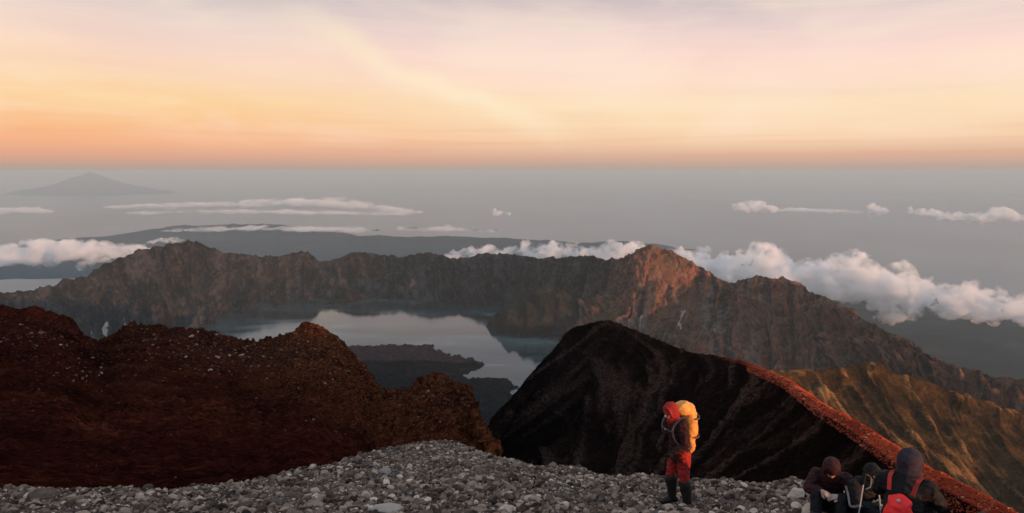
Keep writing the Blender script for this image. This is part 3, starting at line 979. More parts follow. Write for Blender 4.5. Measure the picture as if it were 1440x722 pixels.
def clouds():
    rnd = random.Random(11)
    # the long bank behind the right-hand rim
    p = [(620, 362, 17000, 10), (690, 358, 16500, 13), (760, 355, 16000, 16), (860, 358, 15500, 18), (960, 370, 15000, 20), (1040, 380, 14500, 26),
         (1100, 388, 14000, 28), (1180, 398, 13500, 28), (1240, 410, 13000, 28), (1310, 422, 12500, 26), (1400, 433, 12000, 24), (1520, 446, 11500, 22)]
    B = bank(p, 420, (0.35, 0.75), 0.62, 0.36, rnd)
    for (u, v, Y, r) in ((770, 352, 16000, 13), (810, 352, 15800, 10), (850, 350, 15600, 11), (895, 352, 15500, 12), (1065, 362, 14400, 22), (1045, 372, 14400, 18), (1090, 372, 14300, 18),
                         (1130, 378, 14000, 16), (1200, 376, 13600, 24), (1185, 388, 13600, 24), (1225, 392, 13300, 24), (1265, 402, 13000, 18),
                         (1300, 408, 12700, 18), (1350, 420, 12500, 18), (1320, 440, 12100, 11), (1380, 444, 12000, 10), (1420, 436, 11900, 16)):
        P = at(u, v, Y)
        B.append((P[0], P[1], P[2], r * Y / FPX, 0.85))
    cloud(B, 40, 105, 560, 'long billowing white cloud bank behind the right-hand crater rim', 37)
    # flat bank on the left
    p = [(-120, 366, 14500, 16), (-20, 361, 14500, 20), (80, 355, 14500, 22), (130, 354, 14500, 19), (190, 356, 14500, 12), (225, 356, 14500, 7)]
    B = bank(p, 260, (0.4, 0.75), 0.42, 0.35, rnd)
    B += bank([(20, 378, 13500, 5), (100, 376, 13500, 6), (160, 370, 13500, 6), (215, 360, 13600, 4)], 40, (0.4, 0.8), 0.4, 0.4, rnd)
    cloud(B, 55, 70, 520, 'broad flat-topped white cloud beside the left end of the crater rim', 41)
    B = bank([(200, 343, 16500, 3), (228, 338, 16500, 4.5), (255, 337, 16500, 4)], 26, (0.6, 1.1), 0.6, 0.4, rnd)
    cloud(B, 35, 40, 300, 'small white puff touching the top of the left rim peak', 51)
    # far clouds on the right
    B = bank([(1030, 291, 34000, 5), (1050, 290, 34000, 7), (1075, 292, 34000, 6), (1098, 296, 34000, 5)], 40, (0.6, 1.1), 0.7, 0.35, rnd)
    cloud(B, 70, 80, 600, 'small lumpy sunlit cloud, first far cloud right of the high peak', 61)
    B = bank([(1222, 290, 33000, 5), (1232, 296, 33000, 7), (1248, 301, 33000, 4)], 24, (0.6, 1.1), 0.8, 0.35, rnd)
    cloud(B, 70, 80, 600, 'single small upright far cloud puff on the right', 71)
    p = [(1282, 297, 32000, 4), (1300, 300, 32000, 6), (1340, 306, 31500, 6), (1380, 307, 31500, 6), (1405, 302, 31500, 9), (1440, 306, 31000, 7), (1520, 309, 31000, 7)]
    B = bank(p, 150, (0.6, 1.0), 0.65, 0.35, rnd)
    cloud(B, 75, 85, 600, 'row of small far clouds reaching the right edge', 81)
    B = bank([(662, 297, 36000, 4), (685, 297, 36000, 5), (715, 301, 36000, 4), (745, 304, 36000, 2)], 30, (0.6, 1.1), 0.5, 0.35, rnd)
    cloud(B, 70, 70, 600, 'small pale far cloud in the middle over the sea', 91)
    # thin layer clouds over the strait
    for path, lab in (([(150, 292, 38000, 2.0), (300, 289, 38000, 3), (420, 286, 38000, 5), (480, 286, 38000, 6), (520, 293, 38000, 5), (580, 298, 38000, 2.5)],
                       'long thin pink layer cloud over the sea on the left'),
                      ([(190, 300, 35000, 1.5), (330, 297, 35000, 2), (430, 299, 35000, 2), (560, 301, 35000, 1.5)],
                       'thin pink cloud streak just under the long layer cloud'),
                      ([(220, 326, 29000, 1.5), (360, 321, 29000, 2.5), (430, 322, 29000, 2.5), (520, 324, 29000, 1.5)],
                       'faint low cloud streak above the far hills behind the rim'),
                      ([(570, 323, 29000, 1.2), (620, 322, 29000, 2.0), (690, 326, 29000, 1.2)],
                       'short faint cloud streak over the middle of the sea'),
                      ([(1090, 296, 36000, 1.2), (1160, 296, 36000, 1.8), (1220, 298, 36000, 1.5)],
                       'thin straight cloud streak between two far puffs'),
                      ([(-60, 297, 40000, 2.5), (10, 296, 40000, 4), (60, 298, 40000, 2)], 'pale flat cloud at the far left edge')):
        B = []
        L = sum(math.hypot(path[i + 1][0] - path[i][0], 0) for i in range(len(path) - 1))
        for i in range(int(L / 3)):
            t = rnd.random() * (len(path) - 1)
            k = min(int(t), len(path) - 2)
            f = t - k
            u, v, Y, hp = [path[k][j] + (path[k + 1][j] - path[k][j]) * f for j in range(4)]
            px = Y / FPX
            P = at(u, v + rnd.gauss(0, 0.35) * hp, Y + rnd.uniform(-1500, 1500))
            B.append((P[0], P[1], P[2], rnd.uniform(9, 22) * px, max(0.05, rnd.uniform(0.4, 0.8) * hp / 15)))
        cloud(B, 85, 70, 700, lab, 101 + len(B) % 17, mat=THIN)


clouds()
# ------------------------------------------------------------------ stones
def bvh_of(o):
    me = o.data
    n = len(me.vertices)
    V = np.empty(n * 3, np.float32)
    me.vertices.foreach_get('co', V)
    F = np.empty(len(me.loops), np.int32)
    me.loops.foreach_get('vertex_index', F)
    return BVHTree.FromPolygons(V.reshape(-1, 3).tolist(), F.reshape(-1, 4).tolist())


BV_GROUND, BV_RED, BV_RIDGE = bvh_of(GROUND), bvh_of(RED), bvh_of(RIDGE)


def seen(u, v, *trees):
    """first surface met along the line of sight of a photo pixel"""
    d = Vector(ray(u, v)).normalized()
    best = None
    for t in trees:
        h = t.ray_cast(Vector((0, 0, 0)), d)
        if h[0] is not None and (best is None or h[3] < best[3]):
            best = h
    return best


def drop(x, y, *trees, top=60.0):
    best = None
    for t in trees:
        h = t.ray_cast(Vector((x, y, top)), Vector((0, 0, -1)))
        if h[0] is not None and (best is None or h[0].z > best[0].z):
            best = h
    return best


def rock_template(seed, sub, cuts=9):
    bm = bmesh.new()
    bmesh.ops.create_icosphere(bm, subdivisions=sub, radius=1.0)
    r = np.random.default_rng(seed)
    V = np.array([v.co for v in bm.verts])
    V *= 1 + (0.16 * perlin(V[:, 0] * 1.4 + seed, V[:, 1] * 1.4, V[:, 2] * 1.4, seed))[:, None]
    for _ in range(cuts):                       # chip flat faces off
        n = r.normal(size=3)
        n /= np.linalg.norm(n)
        d = V @ n
        c = r.uniform(0.50, 0.85)
        V -= np.clip(d - c, 0, None)[:, None] * n
    V *= np.array([1.15, 0.95, 0.72]) * r.uniform(0.85, 1.15, 3)
    bm.verts.index_update()
    F = np.array([[v.index for v in f.verts] for f in bm.faces])
    bm.free()
    return V, F


def scatter(name, pos, size, mat, sub, seed, tone, smooth=False):
    """many stones in one mesh; each gets its own shade through the 'tone' attribute"""
    r = np.random.default_rng(seed)
    T = [rock_template(seed * 31 + i, sub) for i in range(14)]
    n = len(pos)
    which = r.integers(0, len(T), n)
    Vs, Fs, As, off = [], [], [], 0
    for i, (tv, tf) in enumerate(T):
        idx = np.nonzero(which == i)[0]
        if not len(idx):
            continue
        a = r.uniform(0, 2 * math.pi, len(idx))
        tl = r.normal(0, 0.45, (len(idx), 2))
        ca, sa = np.cos(a), np.sin(a)
        Rz = np.zeros((len(idx), 3, 3))
        Rz[:, 0, 0], Rz[:, 0, 1], Rz[:, 1, 0], Rz[:, 1, 1], Rz[:, 2, 2] = ca, -sa, sa, ca, 1
        cx, sx = np.cos(tl[:, 0]), np.sin(tl[:, 0])
        Rx = np.zeros((len(idx), 3, 3))
        Rx[:, 0, 0], Rx[:, 1, 1], Rx[:, 1, 2], Rx[:, 2, 1], Rx[:, 2, 2] = 1, cx, -sx, sx, cx
        M = Rz @ Rx
        V = np.einsum('nij,vj->nvi', M, tv) * size[idx][:, None, None] + pos[idx][:, None, :]
        F = tf[None] + (np.arange(len(idx)) * len(tv))[:, None, None] + off
        off += V.shape[0] * V.shape[1]
        Vs.append(V.reshape(-1, 3))
        Fs.append(F.reshape(-1, 3))
        As.append(np.repeat(tone[idx], len(tv)))
    return raw_mesh(name, np.concatenate(Vs), np.concatenate(Fs), mat, 'stuff', {'tone': np.concatenate(As)}, smooth)


def stone_mat(name, stops, per_object=False, scale=14.0):
    m = bpy.data.materials.new(name)
    m.use_nodes = True
    k = NT(m.node_tree)
    pos = k.new('ShaderNodeNewGeometry').outputs['Position']
    if per_object:
        t = k.new('ShaderNodeObjectInfo').outputs['Random']
    else:
        t = k.new('ShaderNodeAttribute', attribute_name='tone').outputs['Fac']
    n = k.noise(pos, scale, 6, 0.7)
    f = k.math('ADD', t, k.math('MULTIPLY', k.math('SUBTRACT', n, 0.5), 0.55), clamp=True)
    col = k.ramp(f, stops)
    b = k.new('ShaderNodeBump', {'Strength': 0.6, 'Distance': 0.12 / scale * 4, 'Height': k.noise(pos, scale * 3, 6, 0.7)})
    p = k.new('ShaderNodeBsdfPrincipled', {'Base Color': col, 'Roughness': 0.92, 'Normal': b.outputs[0]})
    p.inputs['Specular IOR Level'].default_value = 0.1
    k.new('ShaderNodeOutputMaterial', {0: p.outputs[0]})
    return m


GREY_STOPS = [(0, c3(0.026, 0.020, 0.018)), (0.28, c3(0.090, 0.062, 0.046)), (0.52, c3(0.215, 0.155, 0.118)), (0.8, c3(0.42, 0.320, 0.250)), (1, c3(0.62, 0.52, 0.43))]
GREY = stone_mat('grey stones', GREY_STOPS)


def gravel():
    r = np.random.default_rng(5)
    pts, siz, ton = [], [], []
    target = 72000
    lo = {'p': [], 's': [], 't': []}
    hi = {'p': [], 's': [], 't': []}
    while len(lo['p']) + len(hi['p']) < target:
        u = r.uniform(-60, 1420)
        Y = 6.2 + 21.0 * r.uniform() ** 1.25
        x = (u - 720) / FPX * Y * 1.08
        ye = np.interp(u, EDGE_U, EDGE_Y)
        if Y > ye + 1.4:
            continue
        if perlin(x * 0.33 + 9, Y * 0.33, 0.0, 79) > 0.16 and r.uniform() < 0.6:
            continue                 # trodden patches of fine ash
        h = drop(x, Y, BV_GROUND)
        if h is None:
            continue
        q = r.uniform()
        s = 1.02 * (0.016 + 0.026 * r.uniform() ** 2 + (0.03 * r.uniform() if q > 0.74 else 0) + (0.06 * r.uniform() if q > 0.945 else 0))
        if perlin(x * 0.7, Y * 0.7, 0.0, 77) > 0.12:
            s *= 0.75
        t = np.clip(r.normal(0.42, 0.23) + (0.3 if r.uniform() > 0.93 else 0), 0, 1)
        d = hi if s > 0.054 else lo
        d['p'].append((x, Y, h[0].z + s * 0.30))
        d['s'].append(s)
        d['t'].append(t)
    scatter('gravel', np.array(lo['p']), np.array(lo['s']), GREY, 1, 3, np.array(lo['t']))
    scatter('gravel', np.array(hi['p']), np.array(hi['s']), GREY, 2, 4, np.array(hi['t']))


gravel()


def loose_stones():
    mat = stone_mat('loose stone', GREY_STOPS, True, 9.0)
    rng = random.Random(21)
    meshes = []
    for i in range(9):
        V, F = rock_template(900 + i, 3, 13)
        o = raw_mesh('stone', V, F, mat)
        me = o.data
        bpy.data.objects.remove(o)
        meshes.append(me)
    n = 0
    while n < 150:
        u = rng.uniform(-10, 1130)
        ve = np.interp(u, EDGE_U, EDGE_V)
        v = ve + (722 - ve) * rng.random() ** 0.9 + 1
        if 915 < u < 1000 and v > 690:
            continue
        h = seen(u, v, BV_GROUND)
        if h is None or h[3] > 40:
            continue
        s = (3.2 + 4.2 * rng.random() ** 2.2) * h[0].y / FPX
        o = bpy.data.objects.new('stone', meshes[n % 9])
        COL.objects.link(o)
        o.location = h[0] + Vector((0, 0, s * 0.25))
        o.rotation_euler = (rng.gauss(0, 0.3), rng.gauss(0, 0.3), rng.uniform(0, 6.28))
        o.scale = (s, s, s)
        tag(o, 'fist sized grey volcanic stone lying loose among the gravel', 'stone', 'loose stones on the gravel slope')
        n += 1
    # the ones that stand out
    pale = stone_mat('pale boulder', [(0, c3(0.30, 0.26, 0.23)), (0.5, c3(0.42, 0.37, 0.32)), (1, c3(0.52, 0.47, 0.42))], True, 6.0)
    for (u, v, w, hgt, seed, lab, mt) in ((545, 718, 20, 0.75, 950, 'large pale flat-topped boulder at the bottom edge of the gravel', pale),
                                          (543, 665, 9, 1.0, 951, 'pale stone on the left shoulder of the gravel mound', pale),
                                          (1118, 697, 15, 1.1, 952, 'knobbly grey boulder just left of the seated walkers', mat),
                                          (595, 703, 6, 1.0, 953, 'small pale stone right of and above the large pale boulder', pale),
                                          (691, 671, 5.5, 1.0, 954, 'small pale stone on the right side of the gravel mound', pale),
                                          (60, 700, 17, 0.9, 955, 'dark broad boulder at the far left of the gravel', mat)):
        h = seen(u, v + 3, BV_GROUND) or seen(u, v + 3, BV_RIDGE)
        V, F = rock_template(seed, 4, 16)
        V = V * (1 + 0.10 * fbm(V + seed, 0.5, 4, seed=seed))[:, None]
        o = raw_mesh('boulder', V, F, mt)
        s = w * h[0].y / FPX
        o.location = h[0] + Vector((0, 0, s * 0.30))
        o.scale = (s, s, s * hgt)
        tag(o, lab, 'boulder')


loose_stones()


def slope_stones():
    """rubble on the red slope and on the lit crest"""
    r = np.random.default_rng(15)
    P, Sz, T = [], [], []
    pebbles = []

    def add(u, v, px, t):
        h = seen(u, v, BV_RED, BV_GROUND, BV_RIDGE)
        if h is None or h[3] < 24 or h[0].y > 420:
            return
        s = px * h[3] / FPX
        P.append(tuple(h[0] + Vector((0, 0, s * 0.25))))
        Sz.append(s)
        T.append(t)
    fields = [  # centre, spread, how many
        (345, 497, 55, 14, 700), (310, 485, 40, 10, 320), (385, 505, 45, 12, 400), (290, 505, 40, 10, 120), (115, 528, 22, 7, 50), (50, 465, 45, 12, 130),
        (240, 470, 50, 7, 200), (430, 495, 40, 16, 420), (470, 530, 50, 20, 420), (600, 560, 45, 18, 500), (560, 590, 60, 22, 360), (640, 590, 22, 22, 260), (60, 470, 60, 16, 300), (500, 560, 120, 26, 400), (150, 500, 60, 10, 200),
        (130, 655, 14, 4, 24), (225, 665, 18, 4, 20), (80, 570, 70, 26, 70), (200, 520, 70, 20, 120)]
    for (cu, cv, su, sv, n) in fields:
        for _ in range(n):
            px = 0.5 + 1.9 * r.uniform() ** 3.5
            add(r.normal(cu, su), r.normal(cv, sv), px, np.clip(r.normal(0.36, 0.20), 0, 1))
    for _ in range(2600):
        add(r.uniform(-20, 690), r.uniform(440, 685), 0.35 + 0.8 * r.uniform() ** 4, np.clip(r.normal(0.20, 0.12), 0, 1))
    m = stone_mat('red rubble', [(0, c3(0.014, 0.005, 0.004)), (0.35, c3(0.050, 0.018, 0.012)), (0.6, c3(0.12, 0.050, 0.034)), (0.85, c3(0.20, 0.125, 0.095)), (1, c3(0.32, 0.25, 0.21))], scale=2.0)
    scatter('rubble', np.array(P), np.array(Sz), m, 1, 9, np.array(T))
    # clinker on the crest
    P, Sz, T = [], [], []
    m2 = stone_mat('red clinker', [(0, c3(0.05, 0.010, 0.007)), (0.5, c3(0.30, 0.045, 0.020)), (0.8, c3(0.42, 0.13, 0.065)), (1, c3(0.46, 0.32, 0.24))], scale=6.0)
    tries = 0
    while len(P) < 5200 and tries < 30000:
        tries += 1
        t = r.uniform()
        u = 1050 + 390 * t
        ve = np.interp(u, [1050, 1100, 1150, 1200, 1250, 1290, 1326, 1375, 1432], [515, 531, 566, 592, 623, 650, 668, 692, 722])
        v = ve + r.uniform(-2, 60) * (0.12 + 0.9 * t)
        h = BV_RIDGE.ray_cast(Vector((0, 0, 0)), Vector(ray(u, v)).normalized())
        if h[0] is None or h[3] > 300:
            continue
        s = (0.6 + 1.6 * r.uniform() ** 3) * h[3] / FPX
        P.append(tuple(h[0] + Vector((0, 0, s * 0.2))))
        Sz.append(s)
        T.append(np.clip(r.normal(0.45, 0.2), 0, 1))
    scatter('clinker', np.array(P), np.array(Sz), m2, 1, 10, np.array(T))


slope_stones()


def slope_boulders():
    mat = stone_mat('slope boulder', [(0, c3(0.07, 0.032, 0.024)), (0.5, c3(0.16, 0.095, 0.07)), (1, c3(0.38, 0.30, 0.25))], True, 0.8)
    rng = random.Random(33)
    meshes = []
    for i in range(6):
        V, F = rock_template(970 + i, 3, 13)
        o = raw_mesh('boulder', V, F, mat)
        meshes.append(o.data)
        bpy.data.objects.remove(o)
    n = 0
    while n < 60:
        cu, cv, su, sv = rng.choice([(345, 497, 50, 12), (345, 497, 50, 12), (480, 520, 50, 20), (600, 565, 40, 15), (60, 470, 45, 12), (120, 525, 20, 6), (240, 475, 50, 6)])
        h = seen(rng.gauss(cu, su), rng.gauss(cv, sv), BV_RED, BV_GROUND, BV_RIDGE)
        if h is None or h[3] < 40 or h[3] > 420:
            continue
        s = (1.3 + 1.9 * rng.random() ** 2) * h[3] / FPX
        o = bpy.data.objects.new('boulder', meshes[n % 6])
        COL.objects.link(o)
        o.location = h[0] + Vector((0, 0, s * 0.2))
        o.rotation_euler = (rng.gauss(0, 0.3), rng.gauss(0, 0.3), rng.uniform(0, 6.28))
        o.scale = (s, s, s)
        tag(o, 'weathered boulder resting on the dark red cinder slope', 'boulder', 'boulders on the red slope')
        n += 1


slope_boulders()
# ------------------------------------------------------------------ people
def cloth(name, col, rough=0.8, var=0.25, sheen=0.1, scale=30.0):
    m = bpy.data.materials.new(name)
    m.use_nodes = True
    k = NT(m.node_tree)
    pos = k.new('ShaderNodeTexCoord').outputs['Object']
    n = k.noise(pos, scale * 0.3, 5, 0.6)
    lo = tuple(x * (1 - var) for x in col[:3]) + (1,)
    hi = tuple(min(1, x * (1 + var)) for x in col[:3]) + (1,)
    c = k.mix(k.mr(n, 0.35, 0.65), lo, hi)
    b = k.new('ShaderNodeBump', {'Strength': 0.35, 'Distance': 0.004, 'Height': k.noise(pos, scale * 6, 4, 0.6)})
    p = k.new('ShaderNodeBsdfPrincipled', {'Base Color': c, 'Roughness': rough, 'Normal': b.outputs[0]})
    p.inputs['Sheen Weight'].default_value = 0.0
    p.inputs['Specular IOR Level'].default_value = 0.3
    k.new('ShaderNodeOutputMaterial', {0: p.outputs[0]})
    return m


SKIN = cloth('skin', c3(0.42, 0.20, 0.13), 0.55, 0.08, 0.0)
EYE = cloth('eye', c3(0.03, 0.02, 0.018), 0.2, 0.0, 0.0)
BLACK = cloth('black cloth', c3(0.006, 0.0055, 0.0065), 0.85)
MAROON = cloth('maroon cloth', c3(0.026, 0.004, 0.006), 0.8)
REDC = cloth('red cloth', c3(0.27, 0.017, 0.013), 0.8)
HOODRED = cloth('hood red', c3(0.24, 0.013, 0.010), 0.8)
YELLOW = cloth('yellow rain cover', c3(0.64, 0.28, 0.060), 0.5, 0.15)
GREYC = cloth('grey webbing', c3(0.20, 0.18, 0.18), 0.7)
PLUM = cloth('plum wool', c3(0.026, 0.018, 0.027), 0.9)
GLOVE = cloth('pale glove', c3(0.36, 0.27, 0.23), 0.8)
BOOT = cloth('boot leather', c3(0.016, 0.013, 0.012), 0.6)
SCARLET = cloth('scarlet nylon', c3(0.80, 0.020, 0.022), 0.5, 0.12)
HARNESS = cloth('harness webbing', c3(0.085, 0.070, 0.068), 0.75)
METAL = cloth('grey metal', c3(0.35, 0.35, 0.36), 0.35, 0.05, 0.0)


def cone_mesh(p0, r0, p1, r1, seg=14, cap=4):
    p0, p1 = np.array(p0, float), np.array(p1, float)
    ax = p1 - p0
    L = np.linalg.norm(ax)
    ax = ax / (L + 1e-9)
    t = np.array((1, 0, 0)) if abs(ax[0]) < 0.8 else np.array((0, 1, 0))
    e1 = np.cross(ax, t)
    e1 /= np.linalg.norm(e1)
    e2 = np.cross(ax, e1)
    prof = []
    for i in range(cap + 1):
        a = math.pi / 2 * (1 - i / cap)
        prof.append((-math.sin(a) * r0, math.cos(a) * r0))
    for i in range(cap + 1):
        a = math.pi / 2 * i / cap
        prof.append((L + math.sin(a) * r1, math.cos(a) * r1))
    a = np.linspace(0, 2 * math.pi, seg, endpoint=False)
    V = np.concatenate([p0 + ax * h + (np.cos(a)[:, None] * e1 + np.sin(a)[:, None] * e2) * max(r, 1e-4) for h, r in prof])
    n = len(prof)
    F = [(i * seg + j, i * seg + (j + 1) % seg, (i + 1) * seg + (j + 1) % seg, (i + 1) * seg + j) for i in range(n - 1) for j in range(seg)]
    # close the ends
    b = len(V)
    V = np.concatenate([V, [p0 - ax * r0], [p1 + ax * r1]])
    F += [(b, (j + 1) % seg, j, b) for j in range(seg)] + [(b + 1, (n - 1) * seg + j, (n - 1) * seg + (j + 1) % seg, b + 1) for j in range(seg)]
    return V, F


def ell_mesh(c, r, rot=(0, 0, 0), sub=3):
    bm = bmesh.new()
    bmesh.ops.create_icosphere(bm, subdivisions=sub, radius=1.0)
    bm.verts.index_update()
    V = np.array([v.co for v in bm.verts]) * np.array(r)
    V = V @ np.array(Euler(rot).to_matrix()).T + np.array(c)
    F = [tuple(v.index for v in f.verts) for f in bm.faces]
    bm.free()
    return V, F


def blend(name, prims, mat, parent=None, voxel=0.012, smooth=6, wrinkle=0.0, wscale=0.08, seed=0):
    """round cones and ellipsoids grown together into one continuous surface"""
    Vs, Fs, off = [], [], 0
    for p in prims:
        V, F = cone_mesh(*p[1:]) if p[0] == 'c' else ell_mesh(*p[1:])
        Vs.append(V)
        for f in F:
            f = tuple(dict.fromkeys(f))
            Fs.append(tuple(i + off for i in f))
        off += len(V)
    me = bpy.data.meshes.new(name)
    me.from_pydata(np.concatenate(Vs).tolist(), [], Fs)
    o = bpy.data.objects.new(name, me)
    COL.objects.link(o)
    md = o.modifiers.new('remesh', 'REMESH')
    md.mode = 'VOXEL'
    md.voxel_size = voxel
    if smooth:
        sm = o.modifiers.new('smooth', 'SMOOTH')
        sm.factor = 0.5
        sm.iterations = smooth
    dg = bpy.context.evaluated_depsgraph_get()
    m2 = bpy.data.meshes.new_from_object(o.evaluated_get(dg))
    o.modifiers.clear()
    o.data = m2
    bpy.data.meshes.remove(me)
    m2.name = name
    if wrinkle:
        n = len(m2.vertices)
        V = np.empty(n * 3, np.float32)
        m2.vertices.foreach_get('co', V)
        V = V.reshape(-1, 3)
        N = np.empty(n * 3, np.float32)
        m2.vertices.foreach_get('normal', N)
        q = V.copy()
        q[:, 2] *= 1.7
        d = (ridged(q, wscale, 3, 0.5, seed=seed + 7) - 0.5) * wrinkle
        m2.vertices.foreach_set('co', (V + N.reshape(-1, 3) * d[:, None]).astype(np.float32).ravel())
    m2.polygons.foreach_set('use_smooth', np.ones(len(m2.polygons), bool))
    m2.materials.clear()
    m2.materials.append(mat)
    m2.update()
    if parent is not None:
        o.parent = parent
    return o


def chain(*pr):
    return [('c', pr[i][0], pr[i][1], pr[i + 1][0], pr[i + 1][1]) for i in range(len(pr) - 1)]


def hand(wrist, d, palm_n, side, curl=0.5, k=1.0):
    """palm, four unequal bent fingers and a thumb leaving the side of the palm"""
    w = Vector(wrist)
    d = Vector(d).normalized()
    n = Vector(palm_n)
    n = (n - d * n.dot(d)).normalized()
    s = d.cross(n) * side
    out = [('c', tuple(w), 0.027 * k, tuple(w + d * 0.045 * k), 0.030 * k), ('e', tuple(w + d * 0.055 * k), (0.038 * k, 0.038 * k, 0.030 * k))]
    for i, L in enumerate((0.072, 0.082, 0.076, 0.060)):
        b = w + d * 0.085 * k + s * (0.030 - 0.020 * i) * k
        a1, a2 = curl * 0.7, curl * 1.7
        m = b + (d * math.cos(a1) + n * math.sin(a1)) * L * 0.5 * k
        e = m + (d * math.cos(a2) + n * math.sin(a2)) * L * 0.5 * k
        out += chain((tuple(b - d * 0.03 * k), 0.011 * k), (tuple(b), 0.0105 * k), (tuple(m), 0.0095 * k), (tuple(e), 0.008 * k))
    b = w + d * 0.03 * k + s * 0.026 * k
    m = b + (d * 0.6 + s * 0.7 + n * 0.25).normalized() * 0.038 * k
    e = m + (d * 0.9 + s * 0.15 + n * 0.4).normalized() * 0.030 * k
    out += chain((tuple(b), 0.014 * k), (tuple(m), 0.012 * k), (tuple(e), 0.009 * k))
    return out


def head(c, f, up):
    """skull, jaw, brow, nose, lips and ears looking along f"""
    c, f, up = Vector(c), Vector(f).normalized(), Vector(up)
    up = (up - f * up.dot(f)).normalized()
    r = f.cross(up)
    M = Matrix((r, -f, up)).transposed()
    rot = tuple(M.to_euler())
    P = lambda x, y, z: tuple(c + r * x + f * y + up * z)
    pr = [('e', P(0, -0.012, 0.025), (0.074, 0.095, 0.092), rot), ('e', P(0, 0.022, -0.045), (0.056, 0.062, 0.070), rot),
          ('e', P(0, 0.062, -0.088), (0.026, 0.022, 0.022), rot), ('e', P(0, 0.072, 0.030), (0.050, 0.016, 0.012), rot),
          ('c', P(0, 0.080, 0.012), 0.008, P(0, 0.106, -0.022), 0.013), ('e', P(0, 0.080, -0.058), (0.026, 0.010, 0.006), rot),
          ('e', P(0, 0.079, -0.068), (0.022, 0.010, 0.007), rot), ('e', P(0.044, 0.052, -0.018), (0.022, 0.020, 0.018), rot),
          ('e', P(-0.044, 0.052, -0.018), (0.022, 0.020, 0.018), rot),
          ('e', P(0.076, -0.005, 0.0), (0.008, 0.018, 0.030), rot), ('e', P(-0.076, -0.005, 0.0), (0.008, 0.018, 0.030), rot)]
    eyes = [P(0.031, 0.071, 0.010), P(-0.031, 0.071, 0.010)]
    return pr, eyes, P, rot


def empty(name, loc, rz):
    o = bpy.data.objects.new(name, None)
    COL.objects.link(o)
    o.location = loc
    o.rotation_euler = (0, 0, rz)
    o.empty_display_size = 0.3
    return o


def strap(name, pts, w, mat, parent, thick=0.006):
    """flat webbing that follows points (each with an outward normal)"""
    if len(pts) > 2:                    # round the bends
        A, _ = catmull(np.array([[p, n] for p, n in pts], float), 6 * (len(pts) - 1) + 1)
        pts = [(tuple(q[0]), tuple(q[1])) for q in A]
    V, F = [], []
    for i, (p, n) in enumerate(pts):
        p, n = Vector(p), Vector(n).normalized()
        t = (Vector(pts[min(i + 1, len(pts) - 1)][0]) - Vector(pts[max(i - 1, 0)][0])).normalized()
        s = t.cross(n).normalized() * w / 2
        V += [p - s, p + s, p + s + n * thick, p - s + n * thick]
        if i:
            a, b = (i - 1) * 4, i * 4
            F += [(a + j, a + (j + 1) % 4, b + (j + 1) % 4, b + j) for j in range(4)]
    F += [(3, 2, 1, 0), tuple(len(V) - 4 + j for j in range(4))]
    return raw_mesh_poly(name, V, F, mat, parent)


def raw_mesh_poly(name, V, F, mat, parent=None, smooth=False):
    me = bpy.data.meshes.new(name)
    me.from_pydata([tuple(v) for v in V], [], F)
    me.materials.append(mat)
    me.polygons.foreach_set('use_smooth', np.full(len(me.polygons), smooth))
    o = bpy.data.objects.new(name, me)
    COL.objects.link(o)
    if parent is not None:
        o.parent = parent
    return o


